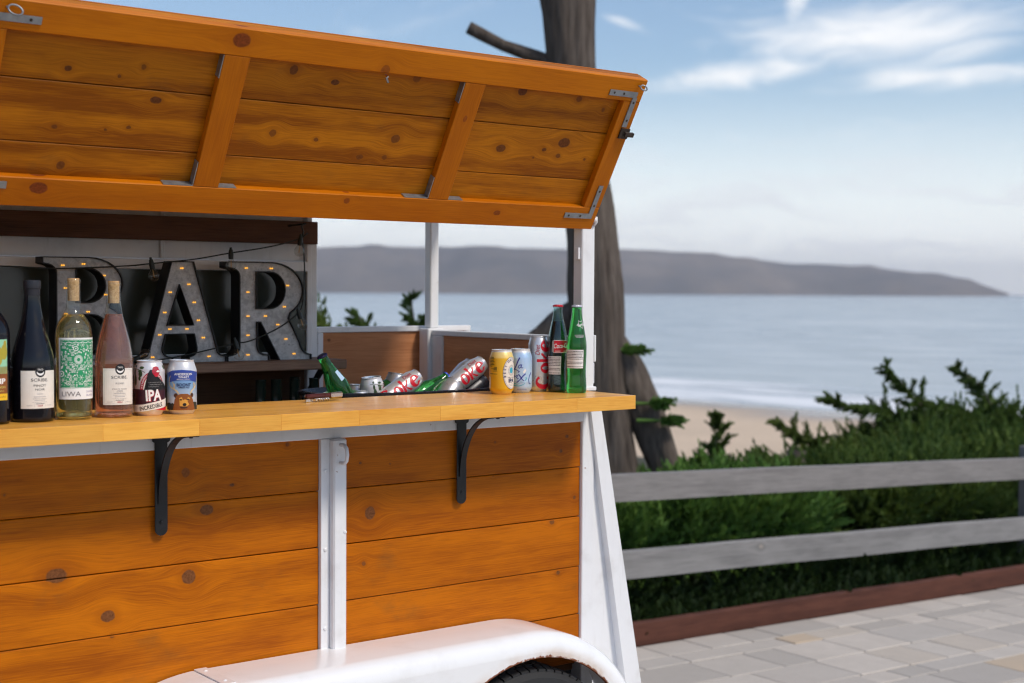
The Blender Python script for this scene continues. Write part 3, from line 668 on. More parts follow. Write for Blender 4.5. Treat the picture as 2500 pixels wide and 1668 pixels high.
# shelf brackets
def shelf_bracket(xc):
    b = MB(); hw = .0178
    b.box(xc-hw*.86, xc+hw*.86, -.0085, -.0048, -.268, -.0382, 0, .001)
    b.lathe([(0, -.0018), (.0153, -.0018), (.0153, .0018)], 14, 0, 'Y', (xc, -.0064, -.266))
    for sx in (-1, 1): b.lathe([(0, -.0020), (.0085, -.0020), (.0085, .0018)], 10, 0, 'Y', (xc+sx*.0135, -.0071, -.060))
    b.lathe([(0, -.0025), (.004, -.002), (.0045, 0)], 8, 0, 'Y', (xc, -.0088, -.25))
    b.box(xc-.0145, xc+.0145, -.178, -.0086, -.0415, -.0376, 0, .001)
    n = 14; prev = None; pts = []
    for i in range(n+1):
        u = i/n; a = u*math.pi/2
        y = -.0095-.128*(1-math.cos(a)); z = -.208+.164*math.sin(a); pts.append((y, z))
    vs = []; fs = []
    for i, (y, z) in enumerate(pts):
        y2, z2 = pts[min(i+1, n)]; y1, z1 = pts[max(i-1, 0)]; L_ = math.hypot(y2-y1, z2-z1); ny_, nz_ = -(z2-z1)/L_, (y2-y1)/L_
        for sx in (-.0085, .0085):
            for sn in (-.002, .002): vs.append((xc+sx, y+ny_*sn, z+nz_*sn))
    for i in range(n):
        o = i*4
        for a, c in ((0, 1), (1, 3), (3, 2), (2, 0)): fs.append((o+a, o+c, o+4+c, o+4+a))
    b.add(vs, fs); b.lathe([(0, -.004), (.0045, -.003), (.005, 0)], 8, 0, 'Z', (xc, -.165, -.0415))
    return build('shelf_bracket', b, M['blackiron'], TR)
shelf_bracket(-1.288); shelf_bracket(-.4455); shelf_bracket(-2.1)
# wheels and fender
WZ = -1.009; WX = (-.345, -1.19)
def fz(x, off=0.):
    r = .415-off
    for cx, sgn in ((WX[0], 1), (WX[1], -1)):
        if (x-cx)*sgn > 0: q = r*r-(x-cx)**2; return -1.022+math.sqrt(max(0., q))
    return -1.022+r
b = MB(); N = 96; RE = .045; cols = []
path = []
for i in range(25): a = math.pi/2*i/24; path.append((WX[1]-math.cos(a), math.sin(a), WX[1]))
for i in range(1, 12): path.append((WX[1]+(WX[0]-WX[1])*i/12., 1., None))
for i in range(25): a = math.pi/2*(1-i/24); path.append((WX[0]+math.cos(a), math.sin(a), WX[0]))
vs = []; K = 9
for (x, s_, c) in path:
    def P(off):
        r = .415-off
        if c is None: return (x, -1.022+r)
        return (c+(x-c)*r, -1.022+s_*r)
    row = [(0.0, 0.), (-.06, 0.), (-.115, -.0)]
    for k in range(1, 6): a = math.pi/2*k/5; row.append((-.155-RE*math.sin(a), RE*(1-math.cos(a))))
    row.append((-.2005, RE+.004))
    row[2] = (-.155, 0.)
    for (y, off) in row: q = P(off); vs.append((q[0], y, q[1]))
n = len(path); K = len(vs)//n
b.add(vs, [(i*K+k, i*K+k+1, (i+1)*K+k+1, (i+1)*K+k) for i in range(n-1) for k in range(K-1)])
# skirt with wheel arches
xs = [WX[1]-.366+i*(WX[0]-WX[1]+.732)/150 for i in range(151)]; vs = []
def arch(x):
    z = -1.0
    for c in WX:
        q = .35**2-(x-c)**2
        if q > 0: z = max(z, -1.02+math.sqrt(q))
    return z
for x in xs:
    zt = fz(x, RE+.0035); zb = min(zt-.001, arch(x)); vs += [(x, -.2005, zt), (x, -.2005, zb), (x, -.188, zb-.001)]
b.add(vs, [(i*3+k, i*3+k+1, (i+1)*3+k+1, (i+1)*3+k) for i in range(150) for k in range(2)])
fend = build('fender', b, M['fender'], TR, smooth=True, angle=50)
b = MB(); b.box(-1.206, -1.175, -.157, -.001, -.6068, -.6035, 0, .0008)
for y in (-.03, -.13): b.sphere((-1.19, y, -.6035), .005, 8, 5, (1, 1, .5))
build('joint_strap', b, M['fender'], fend)
b = MB()
b.lathe([(.17,-.07),(.20,-.088),(.245,-.098),(.283,-.094),(.296,-.082),(.300,-.066),(.301,-.03),(.301,.03),(.300,.066),(.296,.082),(.283,.094),(.245,.098),(.20,.088),(.17,.07)], 72, 0, 'Y', (0,0,0))
for i in range(66):                                             # tread lugs in five ribs, grooves between
    a = 2*math.pi*i/66
    for y0, y1, sh_ in ((-.082, -.056, .0), (-.047, -.020, .4), (-.012, .012, .1), (.020, .047, .4), (.056, .082, .0)):
        aa = a+sh_*2*math.pi/66; da = 2*math.pi/66*.40; vs = []
        for q in (-1, 1):
            for yy in (y0, y1):
                ofs = .012*(yy*8); ang = aa+q*da+ofs*.2
                for rr in (.296, .3075 if abs(yy) < .07 else .302): vs.append((rr*math.cos(ang), yy, -rr*math.sin(ang)))
        b.add(vs, [(0,1,3,2),(4,6,7,5),(0,4,5,1),(2,3,7,6),(1,5,7,3)])
tyre_me = b.mesh('tyre', M['rubber'])
b = MB().lathe([(.172,-.07),(.165,-.075),(.160,-.06),(.150,-.03),(.10,-.022),(.06,-.05),(.045,-.055),(0,-.055)], 40, 0, 'Y'); rim_me = b.mesh('rim', M['white'], True)
for wx in WX:
    for wy in (-.093, .88):
        w = obj('wheel', MB().lathe([(.04, -.05), (.04, .05)], 12, 0, 'Y').mesh('hub', M['darkmetal']), TR, loc=None)
        w.matrix_parent_inverse = wm(TR).inverted(); w.location = (wx, wy, WZ)
        obj('tyre', tyre_me, w, True); obj('rim', rim_me, w, True)
# chassis, floor, roof, far end
bx('floor', XL, .0, .036, .80, -.80, -.772, M['darkpanel'])
bx('chassis_beam', XL, .0, .05, .11, -.93, -.802, M['blackiron']); bx('chassis_beam', XL, .0, .69, .75, -.93, -.802, M['blackiron'])
for wx in WX: build('axle', MB().tube([(wx, 0., WZ), (wx, .80, WZ)], .03, 10), M['blackiron'], TR)
bx('roof', XL-.02, .03, -.012, .86, .534, .56, W_); bx('roof_beam', XL, .0215, .002, .034, .462, .5335, W_)
bx('end_wall', XL-.03, XL-.001, .0, .80, -.80, .5335, W_)
# inner worktop behind the counter
bx('inner_worktop', XL, -.05, .16, .53, -.20, -.175, M['darkpanel'])
# rear side: frame, window, valance board, shelf, lower panel
bx('wall_panel', XL, -.482, .772, .782, .368, .533, W_)
bx('wall_panel', -.949, -.936, .762, .7718, .369, .533, W_)
bx('window_rail', XL, -.4785, .752, .7715, .338, .3668, W_)
bx('window_rail', XL, -.4785, .752, .7715, .070, .094, W_)
bx('valance_board', XL, -.4665, .712, .7505, .4195, .487, M['walnut'])
bx('wall_post', -.4815, -.4635, .752, .80, -.77, .5332, W_)
bx('wall_post', -.463, -.444, .757, .80, -.77, .45, W_)
m, t, bs = new_mat('dark_window_glass'); n = t.noise(t.coord(), 4., 3., .5)
setp(t, bs, col=(.050,.055,.042), rough=.22, spec=.6, normal=t.bump(n, .02, .01)); M['pane'] = m
bx('window_pane', XL, -.4825, .760, .7645, .0945, .3378, M['pane'], bev=0)
shelf = bx('bottle_shelf', XL, -.452, .565, .7510, .050, .0775, M['shelfwood'], bev=.003)
bx('back_panel', XL, -.4825, .765, .778, -.77, .0695, M['darkpanel'])
bx('lower_shelf', XL, -.490, .56, .764, -.30, -.28, M['darkpanel'])
for x in (-.52, -1.3):
    b = MB(); b.add([(x-.006, .752, .05), (x+.006, .752, .05), (x+.006, .60, .05), (x-.006, .60, .05), (x-.006, .752, -.09), (x+.006, .752, -.09), (x+.006, .752, -.065), (x-.006, .752, -.065)], [(3,2,5,4), (0,1,6,7)])
    b = MB().tube([(x, .60, .046), (x, .67, -.02), (x, .755, -.10)], .010, 6); build('shelf_support', b, M['blackiron'], TR)
# rear gate, rear corner post, end gate
rg = obj('rear_gate', MB().box(-.395, .150, .812, .822, -.72, .149).mesh('rear_gate', M['ply'], uvf=xz), TR)
bx('gate_rail', -.415, .171, .803, .832, .149, .167, W_, rg); bx('gate_rail', -.415, .171, .803, .832, -.75, -.72, W_, rg)
bx('gate_stile', -.415, -.395, .803, .832, -.7198, .1488, W_, rg); bx('gate_stile', .151, .171, .803, .832, -.7198, .1488, W_, rg)
bx('gate_hinge', -.443, -.4155, .805, .822, .10, .16, W_, rg); bx('gate_hinge', -.4435, -.4155, .805, .822, .02, .08, W_, rg)
b = MB().box(-.026, .007, .755, .79, .160, .5335, 0, .003).box(-.040, .02, .748, .80, -.77, .1598, 0, .003); build('rear_post', b, W_, TR)
eg = obj('end_gate', MB().box(-.018, -.008, .045, .690, -.72, .1372).mesh('end_gate', M['ply'], uvf=lambda c, n_: (c.y, c.z)), TR)
yz = lambda c, n_: (c.y, c.z)
bx('gate_rail', -.026, .002, .0425, .7475, .1375, .1545, W_, eg); bx('gate_stile', -.026, .002, .6905, .7475, -.72, .1372, W_, eg); bx('gate_rail', -.026, .002, .0425, .7475, -.75, -.7202, W_, eg)

# ================================================================== THINGS ON THE COUNTER
M['al'] = plain('brushed_aluminium', (.72,.72,.73), .28, 1., .08, 60.)
M['alpaint'] = plain('silver_can_paint', (.66,.66,.68), .30, .75, .05, 40.)
def ink(name, r, g, b, rough=.4, metal=0., **k): return plain('ink_'+name, srgb(r, g, b), rough, metal, .04, 80., **k)
I = {k: ink(k, *v) for k, v in dict(white=(240,238,235), cream=(232,226,216), black=(18,16,18), grey=(120,116,116), palegrey=(180,176,176), red=(205,12,40), crimson=(168,14,48), maroon=(58,14,30), navy=(30,44,92), blue=(42,66,150), sky=(120,168,220), paleblue=(176,205,232), teal=(60,170,196), green=(30,150,98), hop=(52,72,40), brown=(138,78,24), darkbrown=(74,40,14), tan=(214,158,66), antler=(226,196,140), sand=(206,186,96), mint=(150,206,170), olive=(176,160,50), yellow=(236,190,30), rust=(140,80,30), lilac=(170,160,185), purple=(30,24,150), pine=(34,40,34)).items()}
def thin_glass(name, tint, rough=0.02, body=None):
    m, t, bs = new_mat(name); nt = m.node_tree
    tr = t.node('ShaderNodeBsdfTransparent'); t.put(tr.inputs[0], c4(tint)); gl = t.node('ShaderNodeBsdfGlossy'); t.put(gl.inputs[0], c4((1,1,1))); gl.inputs['Roughness'].default_value = rough
    lw = t.node('ShaderNodeLayerWeight'); lw.inputs[0].default_value = .5; frs = t.math('ADD', t.math('MULTIPLY', t.math('POWER', lw.outputs['Facing'], 3.5), .75), .045)
    mx = t.node('ShaderNodeMixShader'); t.l.new(frs, mx.inputs[0]); t.l.new(tr.outputs[0], mx.inputs[1]); t.l.new(gl.outputs[0], mx.inputs[2])
    out = mx
    if body:
        df = t.node('ShaderNodeBsdfTranslucent'); t.put(df.inputs[0], c4(body)); out = t.node('ShaderNodeMixShader'); out.inputs[0].default_value = .07; t.l.new(mx.outputs[0], out.inputs[1]); t.l.new(df.outputs[0], out.inputs[2])
    t.l.new(out.outputs[0], nt.nodes['Material Output'].inputs[0]); return m
def liquid(name, col, ior=1.36, rough=0.0, tw=1.):
    m, t, bs = new_mat(name); n = t.noise(t.coord(), 40., 2., .5)
    setp(t, bs, col=t.mix(t.mr(n, .4, .7, 0., .12), col, tuple(x*.8 for x in col)), rough=rough, trans=tw, ior=ior); return m
M['clear'] = thin_glass('clear_bottle_glass', (.93,.96,.94)); M['aqua'] = thin_glass('pale_aqua_glass', (.72,.90,.86), body=(.35,.62,.58)); M['bulbglass'] = thin_glass('bulb_glass', (.90,.90,.88))
M['wine_w'] = liquid('white_wine', (1.,.86,.36), tw=.93); M['wine_p'] = liquid('rose_wine', (1.,.46,.32), rough=.08, tw=.86); M['greenglass'] = liquid('green_bottle_glass', (.10,.68,.15), 1.42, tw=.94)
M['darkglass'] = plain('dark_wine_glass', (.0055,.0050,.0075), .06, 0., .1, 20., spec=.4); M['cola'] = plain('cola', (.012,.005,.004), .04, 0., .1, 20., coat=.4)
m, t, bs = new_mat('cork'); n = t.noise(t.coord(), 220., 5., .75); n2 = t.noise(t.coord(), 60., 3., .6)
c = t.mix(t.mr(n, .42, .62), (.58,.36,.17), (.40,.215,.085)); setp(t, bs, col=t.mix(t.mr(n2, .6, .72, 0., .8), c, (.18,.08,.03)), rough=.85, normal=t.bump(n, .3, .002)); M['cork'] = m
_g = {}
def glyphs(s, off=0.):
    """triangles of a line of text, unit height, centred on x"""
    if (s, off) in _g: return _g[(s, off)]
    cu = bpy.data.curves.new('t', 'FONT'); cu.body = s; cu.size = 1.; cu.resolution_u = 3; cu.offset = off; cu.fill_mode = 'BOTH'; cu.align_x = 'CENTER'
    o = bpy.data.objects.new('t', cu); me = o.to_mesh(); me.calc_loop_triangles()
    r = ([(v.co.x, v.co.y) for v in me.vertices], [tuple(t_.vertices) for t_ in me.loop_triangles])
    o.to_mesh_clear(); bpy.data.objects.remove(o); bpy.data.curves.remove(cu); _g[(s, off)] = r; return r
class Print:
    """flat printed shapes in (s, z): s round the surface to the viewer's right, z up; later layers lie over earlier ones"""
    def __init__(s): s.it = []; s.lay = 0
    def raw(s, vs, fs, m, lay=None):
        s.it.append((vs, fs, m, s.lay if lay is None else lay)); return s
    def nxt(s): s.lay += 1; return s
    def poly(s, p, m): return s.raw(list(p), [tuple(range(len(p)))], m)
    def rect(s, a, b, c, d, m): return s.poly([(a, c), (b, c), (b, d), (a, d)], m)
    def ell(s, cx, cz, rx, rz, m, n=24): return s.poly([(cx+rx*math.cos(2*math.pi*k/n), cz+rz*math.sin(2*math.pi*k/n)) for k in range(n)], m)
    def ring(s, cx, cz, ox, oz, ix, iz, m, a0=0., a1=360., n=30, icx=None, icz=None):
        vs = []; icx = cx if icx is None else icx; icz = cz if icz is None else icz
        for k in range(n+1):
            a = R(a0+(a1-a0)*k/n); vs += [(cx+ox*math.cos(a), cz+oz*math.sin(a)), (icx+ix*math.cos(a), icz+iz*math.sin(a))]
        return s.raw(vs, [(2*k, 2*k+1, 2*k+3, 2*k+2) for k in range(n)], m)
    def stroke(s, pts, w, m, w1=None):
        vs = []; n = len(pts)
        for i, (x, z) in enumerate(pts):
            a = pts[max(0, i-1)]; b = pts[min(n-1, i+1)]; L_ = math.hypot(b[0]-a[0], b[1]-a[1]) or 1.; nx_, nz_ = -(b[1]-a[1])/L_, (b[0]-a[0])/L_
            ww = (w if w1 is None else w+(w1-w)*i/(n-1))/2; vs += [(x+nx_*ww, z+nz_*ww), (x-nx_*ww, z-nz_*ww)]
        return s.raw(vs, [(2*k, 2*k+1, 2*k+3, 2*k+2) for k in range(n-1)], m)
    def text(s, txt, x, z, size, m, sx=1., rot=0., shear=0., off=.0):
        v, f = glyphs(txt, off); ca, sa = math.cos(R(rot)), math.sin(R(rot)); vs = []
        for (a, b) in v:
            a = (a+shear*b)*size*sx; b = b*size; vs.append((x+a*ca-b*sa, z+a*sa+b*ca))
        return s.raw(vs, f, m)
    def arctext(s, txt, cx, cz, rx, rz, a0, a1, size, m, off=0.):
        n = len(txt)
        for i, ch in enumerate(txt):
            a = a0+(a1-a0)*(i/(n-1) if n > 1 else .5); s.text(ch, cx+rx*math.cos(R(a)), cz+rz*math.sin(R(a)), size, m, rot=math.degrees(math.atan2(rz*math.cos(R(a)), -rx*math.sin(R(a))))-180, off=off)
        return s
    def build(s, name, parent, rf, step=.0035, off=.00016, lift=.0004):
        mats = []; out = MB()
        for (vs, fs, m, lay) in s.it:
            if not fs: continue
            if m not in mats: mats.append(m)
            bm = bmesh.new(); bv = [bm.verts.new((a, 0, b)) for a, b in vs]
            for f in fs:
                try: bm.faces.new([bv[i] for i in f])
                except ValueError: pass
            if any(len(f) > 4 for f in fs): bmesh.ops.triangulate(bm, faces=bm.faces[:])
            xs = [v[0] for v in vs]; x = math.ceil(min(xs)/step)*step
            if max(xs)-min(xs) > step:
                while x < max(xs):
                    bmesh.ops.bisect_plane(bm, geom=bm.verts[:]+bm.edges[:]+bm.faces[:], plane_co=(x, 0, 0), plane_no=(1, 0, 0)); x += step
            zs_ = [v[1] for v in vs]; z = math.ceil(min(zs_)/.012)*.012
            while z < max(zs_):
                bmesh.ops.bisect_plane(bm, geom=bm.verts[:]+bm.edges[:]+bm.faces[:], plane_co=(0, 0, z), plane_no=(0, 0, 1)); z += .012
            r0 = rf((min(zs_)+max(zs_))/2)
            for v in bm.verts:
                rr = rf(v.co.z); a = v.co.x/r0; rr += lift+off*lay; v.co = (rr*math.cos(a), rr*math.sin(a), v.co.z)
            out.bm(bm, mats.index(m))
        return build(name, out, mats, parent, local=True)
def prof_r(prof):
    def f(z):
        for (r0, z0), (r1, z1) in zip(prof, prof[1:]):
            if z0 <= z <= z1 and z1 > z0: return r0+(r1-r0)*(z-z0)/(z1-z0)
        return prof[-1][0]
    return f
def smooth_prof(p, n=5):
    out = []
    for i in range(len(p)-1):
        a = p[max(0, i-1)]; b = p[i]; c = p[i+1]; d = p[min(len(p)-1, i+2)]
        for k in range(n):
            u = k/n
            q = [.5*((2*b[j])+(-a[j]+c[j])*u+(2*a[j]-5*b[j]+4*c[j]-d[j])*u*u+(-a[j]+3*b[j]-3*c[j]+d[j])*u**3) for j in (0, 1)]
            out.append((max(.0005, q[0]), q[1]))
    out.append(p[-1]); return out
def place(o, pos, lean=0., yaw=0., spin=0.):
    """stand (or lean towards +x, then turn by yaw) and turn the printed side to the photographer"""
    B = Matrix.Rotation(R(yaw), 3, 'Z') @ Matrix.Rotation(R(lean), 3, 'Y')
    d = B.transposed() @ (CAM-Vector(pos)); a = math.atan2(d.y, d.x)+R(spin)
    o.location = pos; o.rotation_euler = (B @ Matrix.Rotation(a, 3, 'Z')).to_euler(); return o
def pxmap(xc, yb, sc, r):
    def f(x, y):
        q = max(-.999, min(.999, (x-xc)/sc/r)); return (r*math.asin(q), (yb-y)/sc)
    return f
# ---- cans
def can_prof(r, h):
    return [(.0005, .006), (r*.55, .006), (r*.70, .002), (r*.745, 0.), (r*.78, .0006), (r*.84, .005), (r*.97, .0125), (r, .018), (r, h-.026), (r*.985, h-.0225), (r*.835, h-.0065), (r*.80, h-.0045), (r*.80, h-.0030), (r*.825, h-.0012), (r*.825, h-.0004), (r*.81, h), (r*.785, h-.0006)]
def can(name, label, cat, group, r, h, body, pr=None):
    o = thing(name, (0,0,0), label, cat, group); p = can_prof(r, h)
    build('body', MB().lathe(p, 40), body, o, smooth=True, local=True, angle=55)
    top = build('can_lid', MB().lathe([(r*.785, h-.0007), (r*.765, h-.0048), (r*.70, h-.0048), (r*.68, h-.0036), (.0004, h-.0036)], 32), M['al'], o, smooth=True, local=True, angle=45)
    b = MB(); b.obox((.002, 0, h-.0022), (1,0,0), (0,1,0), (0,0,1), .011, .0072, .0007).lathe([(.0005, .0022), (.003, .002), (.0032, 0)], 8, 0, 'Z', (0, 0, h-.003)); b.ring = None
    build('pull_tab', b, M['al'], top, local=True)
    if pr is not None: pr.build('print', o, prof_r([(r, 0), (r, .018), (r, h-.026), (r*.985, h-.0225), (r*.835, h-.0065), (r*.8, h)]))
    return o
def body_ramp(name, stops, rough=.32, metal=.35, h=.122):
    m, t, bs = new_mat(name); x, y, z = t.sep(t.coord()); n = t.noise(t.coord(), 60., 3., .5)
    setp(t, bs, col=t.ramp(t.math('DIVIDE', z, h), stops), rough=t.mr(n, .3, .7, rough-.04, rough+.05), metal=metal); return m
AL = (.70,.70,.72)
# amber ale can
f = pxmap(1129, 1275, 8437, .0333); P = Print(); q = lambda L_: [f(*p) for p in L_]
P.poly(q([(858,1190),(858,1075),(900,1050),(930,1070),(960,1055),(985,1080),(1330,1075),(1360,1040),(1395,1050),(1408,1190)]), I['pine']).nxt()
P.poly(q([(893,478),(960,440),(1130,425),(1300,440),(1402,482),(1385,668),(1280,630),(1130,618),(1000,632),(907,668)]), I['blue']).nxt()
for s_, x, y, z in (('ANDERSON', 1160, 528, .0072), ('VALLEY', 1165, 577, .0068), ('BREWING COMPANY', 1165, 612, .0030)): a = f(x, y); P.text(s_, a[0], a[1], z, I['white'], 1.05, off=.015)
a = f(1168, 738); P.text('BOONT', a[0], a[1], .0095, I['navy'], .95, off=.03); a = f(1168, 775); P.text('AMBER ALE', a[0], a[1], .0052, I['navy'], .95, off=.02)
for L_ in ([(1075,885),(1040,830),(985,790),(930,755),(900,690),(905,600),(925,545)], [(985,790),(990,735),(980,690),(960,655)], [(990,735),(1005,690)], [(1283,880),(1310,825),(1355,770),(1392,705),(1402,625),(1395,560)], [(1352,775),(1350,715),(1340,670)], [(1350,715),(1362,680)]): P.stroke(q(L_), .0030, I['antler'], .0013)
P.nxt()
for c in ((1022, 912, 38, 44), (1313, 908, 34, 42)): a = f(c[0], c[1]); P.ell(a[0], a[1], c[2]/8437, c[3]/8437, I['darkbrown'])
P.nxt(); P.poly(q([(970,1192),(985,1110),(1000,990),(1040,910),(1110,880),(1230,880),(1295,920),(1330,1000),(1342,1110),(1360,1192)]), I['brown']).nxt()
P.poly(q([(1085,960),(1130,940),(1150,1000),(1185,985),(1215,1000),(1240,945),(1280,965),(1230,1030),(1262,1085),(1215,1120),(1150,1120),(1090,1105),(1110,1050)]), I['tan']).nxt()
for c in ((1178, 1085, 36, 30, 'black'), (1112, 992, 22, 17, 'darkbrown'), (1240, 990, 22, 17, 'darkbrown'), (1165, 1140, 70, 20, 'darkbrown')): a = f(c[0], c[1]); P.ell(a[0], a[1], c[2]/8437, c[3]/8437, I[c[4]])
bd = body_ramp('pale_blue_landscape_can', [(0., (.75,.70,.66)), (.09, (.80,.78,.76)), (.13, (.55,.62,.72)), (.30, (.55,.66,.80)), (.55, (.26,.45,.70)), (.755, (.13,.26,.58)), (.78, (.42,.36,.55)), (.80, AL), (1., AL)])
boont = place(can('beer_can', 'blue beer can with bear and antlers on the wooden counter', 'can', 'drinks lined up on the counter', .0333, .122, bd, P), (-1.2557, -.0478, 0))
# red, black and white ale can
f = pxmap(511, 1300, 8554, .0338); P = Print(); q = lambda L_: [f(*p) for p in L_]
for c in ((370,382,48,26),(335,445,40,26),(345,500,44,60),(330,585,26,44),(262,360,20,30),(250,470,26,60),(258,620,40,110),(775,380,30,40)): a = f(c[0], c[1]); P.ell(a[0], a[1], c[2]/8554, c[3]/8554, I['hop'], 12)
P.stroke(q([(225,400),(300,415),(370,440),(430,470)]), .0012, I['hop'])
P.rect(*(f(222, 800)[0], f(802, 800)[0]), f(0, 1110)[1], f(0, 790)[1], I['maroon']).nxt()
a = f(570, 800); P.ring(a[0], a[1]-.0, .0285, .0400, .0205, .0325, I['crimson'], 0, 180)
P.ring(a[0], a[1], .0205, .0325, .0001, .0001, I['cream'], 0, 180).nxt()
P.arctext('HENHOUSE', a[0], a[1], .0228, .0342, 172, 112, .0052, I['white'], .02); P.arctext('BREWING', a[0], a[1], .0228, .0342, 62, 8, .0052, I['white'], .02).nxt()
P.poly(q([(480,500),(520,420),(575,420),(640,560),(700,650),(745,745),(800,760),(800,800),(410,812),(490,760),(478,640)]), I['black']).nxt()
for c in ((630,450,76,84,'crimson'),(635,520,38,36,'red'),(625,395,60,38,'crimson')): a = f(c[0], c[1]); P.ell(a[0], a[1], c[2]/8554, c[3]/8554, I[c[4]], 14)
for r_ in range(3):
    for k in range(5-r_//2): a = f(515+k*48+(r_ % 2)*22, 650+r_*40); P.ring(a[0], a[1], .0026, .0022, .0021, .0017, I['palegrey'], 185, 355, 6)
P.nxt(); P.poly(q([(630,455),(665,425),(700,462),(660,470)]), I['cream'])
a = f(585, 1000); P.text('IPA', a[0]+.0012, a[1]-.0012, .0335, I['crimson'], .72, 3, off=.05).nxt(); P.text('IPA', a[0], a[1], .0335, I['white'], .72, 3, off=.035).nxt()
P.poly(q([(222,1100),(400,1078),(600,1030),(801,965),(801,1120),(600,1175),(400,1212),(222,1232)]), I['cream'])
P.poly(q([(610,1180),(801,1128),(801,1215)]), I['red']).nxt()
a = f(560, 1160); P.text('INCREDIBLE', a[0]-.001, a[1]+.0004, .0125, I['black'], .78, 11, off=.02)
bd = body_ramp('white_and_maroon_can', [(0., (.78,.62,.52)), (.10, (.80,.76,.72)), (.84, (.66,.62,.62)), (.86, AL), (1., AL)], metal=.3)  # peach foot of the ramp is a painted reflection
hen = place(can('beer_can', 'white and maroon beer can with a black hen beside the rosé bottle', 'can', 'drinks lined up on the counter', .0336, .1225, bd, P), (-1.3317, -.0449, 0))
# yellow can
f = pxmap(335, 1270, 4635, .0336); P = Print(); s0 = R(52)*.0336
P.ring(s0, .0585, .0268, .0440, .0258, .0428, I['navy'], n=40); P.ell(s0, .0585, .0258, .0428, I['cream'], 40).nxt()
P.ring(s0, .0585, .0240, .0405, .0236, .0400, I['navy'], n=40)
P.arctext('BEST DAY', s0, .0585, .0188, .0330, 196, 84, .0085, I['navy'], .03); P.arctext('BREWING', s0, .0585, .0188, .0330, 66, -6, .0075, I['navy'], .03)
P.ell(s0, .066, .0068, .0085, I['teal'])
for k in range(28): a = 2*math.pi*k/28; P.stroke([(s0+.008*math.cos(a), .066+.010*math.sin(a)), (s0+.0128*math.cos(a), .066+.0155*math.sin(a))], .0006, I['navy'])
P.text('WEST COAST', s0, .0455, .0042, I['navy'], off=.02); P.text('IPA', s0, .0330, .0150, I['navy'], 1.0, off=.05); P.text('Non-Alcoholic', s0, .0275, .0036, I['grey'], shear=.25)
P.rect(s0-.012, s0+.012, .0245, .0249, I['grey'])
for k, w in enumerate((.9, 1., .85, 1., .8, .95, .6)): x0 = f(193, 0)[0]; P.rect(x0, x0+.0185*w, .1005-k*.0040, .1022-k*.0040, I['hop'])
a = f(255, 962); P.text('68', a[0], a[1], .0130, I['hop'], .85, off=.01); P.rect(a[0]-.014, a[0]-.006, a[1]+.003, a[1]+.0042, I['hop']); P.rect(a[0]-.006, a[0]+.006, a[1]-.003, a[1]-.0018, I['hop']); P.rect(f(195, 0)[0], f(280, 0)[0], .0555, .0568, I['hop'])
x0 = f(181, 0)[0]; P.rect(x0, x0+.012, .0165, .0475, I['white']).nxt()
for k in range(12): P.rect(x0+.001, x0+.008, .018+k*.0024, .0190+k*.0024, I['black'])
bd = body_ramp('yellow_can', [(0., (.72,.50,.14)), (.1, (.80,.46,.02)), (.80, (.82,.46,.012)), (.83, (.86,.62,.18)), (.94, (.86,.66,.26)), (.955, AL), (1., AL)], rough=.34, metal=.15)
place(can('beer_can', 'yellow beer can with white oval emblem, leftmost of the right-hand drinks', 'can', 'drinks lined up on the counter', .0334, .122, bd, P), (-.275, .045, 0))
# pale blue sparkling water can
f = pxmap(580, 1250, 4562, .0330); P = Print(); q = lambda L_: [f(*p) for p in L_]
P.poly(q([(500,1010),(560,960),(610,985),(640,930),(665,975),(712,940),(712,1090),(640,1120),(560,1080),(500,1110)]), I['paleblue']).nxt()
P.poly(q([(610,985),(640,935),(655,965),(630,1000)]), I['white']).nxt()
for L_, w in (([(574,800),(552,842),(534,890),(517,930),(497,962),(492,950),(512,943),(545,962),(574,980)], .0032), ([(592,890),(566,896),(552,922),(566,936),(590,914),(600,885),(590,918),(604,932),(616,922)], .0026),
              ([(495,1075),(505,1045),(500,1020),(520,1040),(540,1022)], .0028), ([(548,1022),(536,1052),(548,1068),(562,1056)], .0028), ([(558,1010),(582,1040),(606,1078),(628,1092)], .0032), ([(646,1002),(612,1035),(570,1085),(536,1116)], .0034),
              ([(470,800),(440,900),(430,1010)], .003), ([(712,990),(694,1030),(684,1080),(690,1125),(708,1135)], .003)): P.stroke(q(L_), w, I['purple'], w*.6)
a = f(556, 985); P.ell(a[0], a[1], .0012, .0014, I['purple'], 8)
for L_ in ([(496,1125),(540,1135),(575,1128)], [(500,1152),(560,1158),(625,1138),(640,1115)], [(640,1090),(662,1060),(655,1045),(640,1062)]): P.stroke(q(L_), .0026, I['teal'], .001)
a = f(606, 1208); P.text('SWEETENED', a[0], a[1], .0040, I['blue'], 1.25)
bd = body_ramp('pale_blue_can', [(0., (.45,.52,.62)), (.12, (.46,.61,.80)), (.45, (.50,.66,.86)), (.86, (.40,.58,.84)), (.90, (.44,.60,.82)), (.945, AL), (1., AL)], rough=.36, metal=.2)
place(can('soda_can', 'pale blue sparkling water can between the yellow can and the tall silver can', 'can', 'drinks lined up on the counter', .0330, .122, bd, P), (-.199, .059, 0))
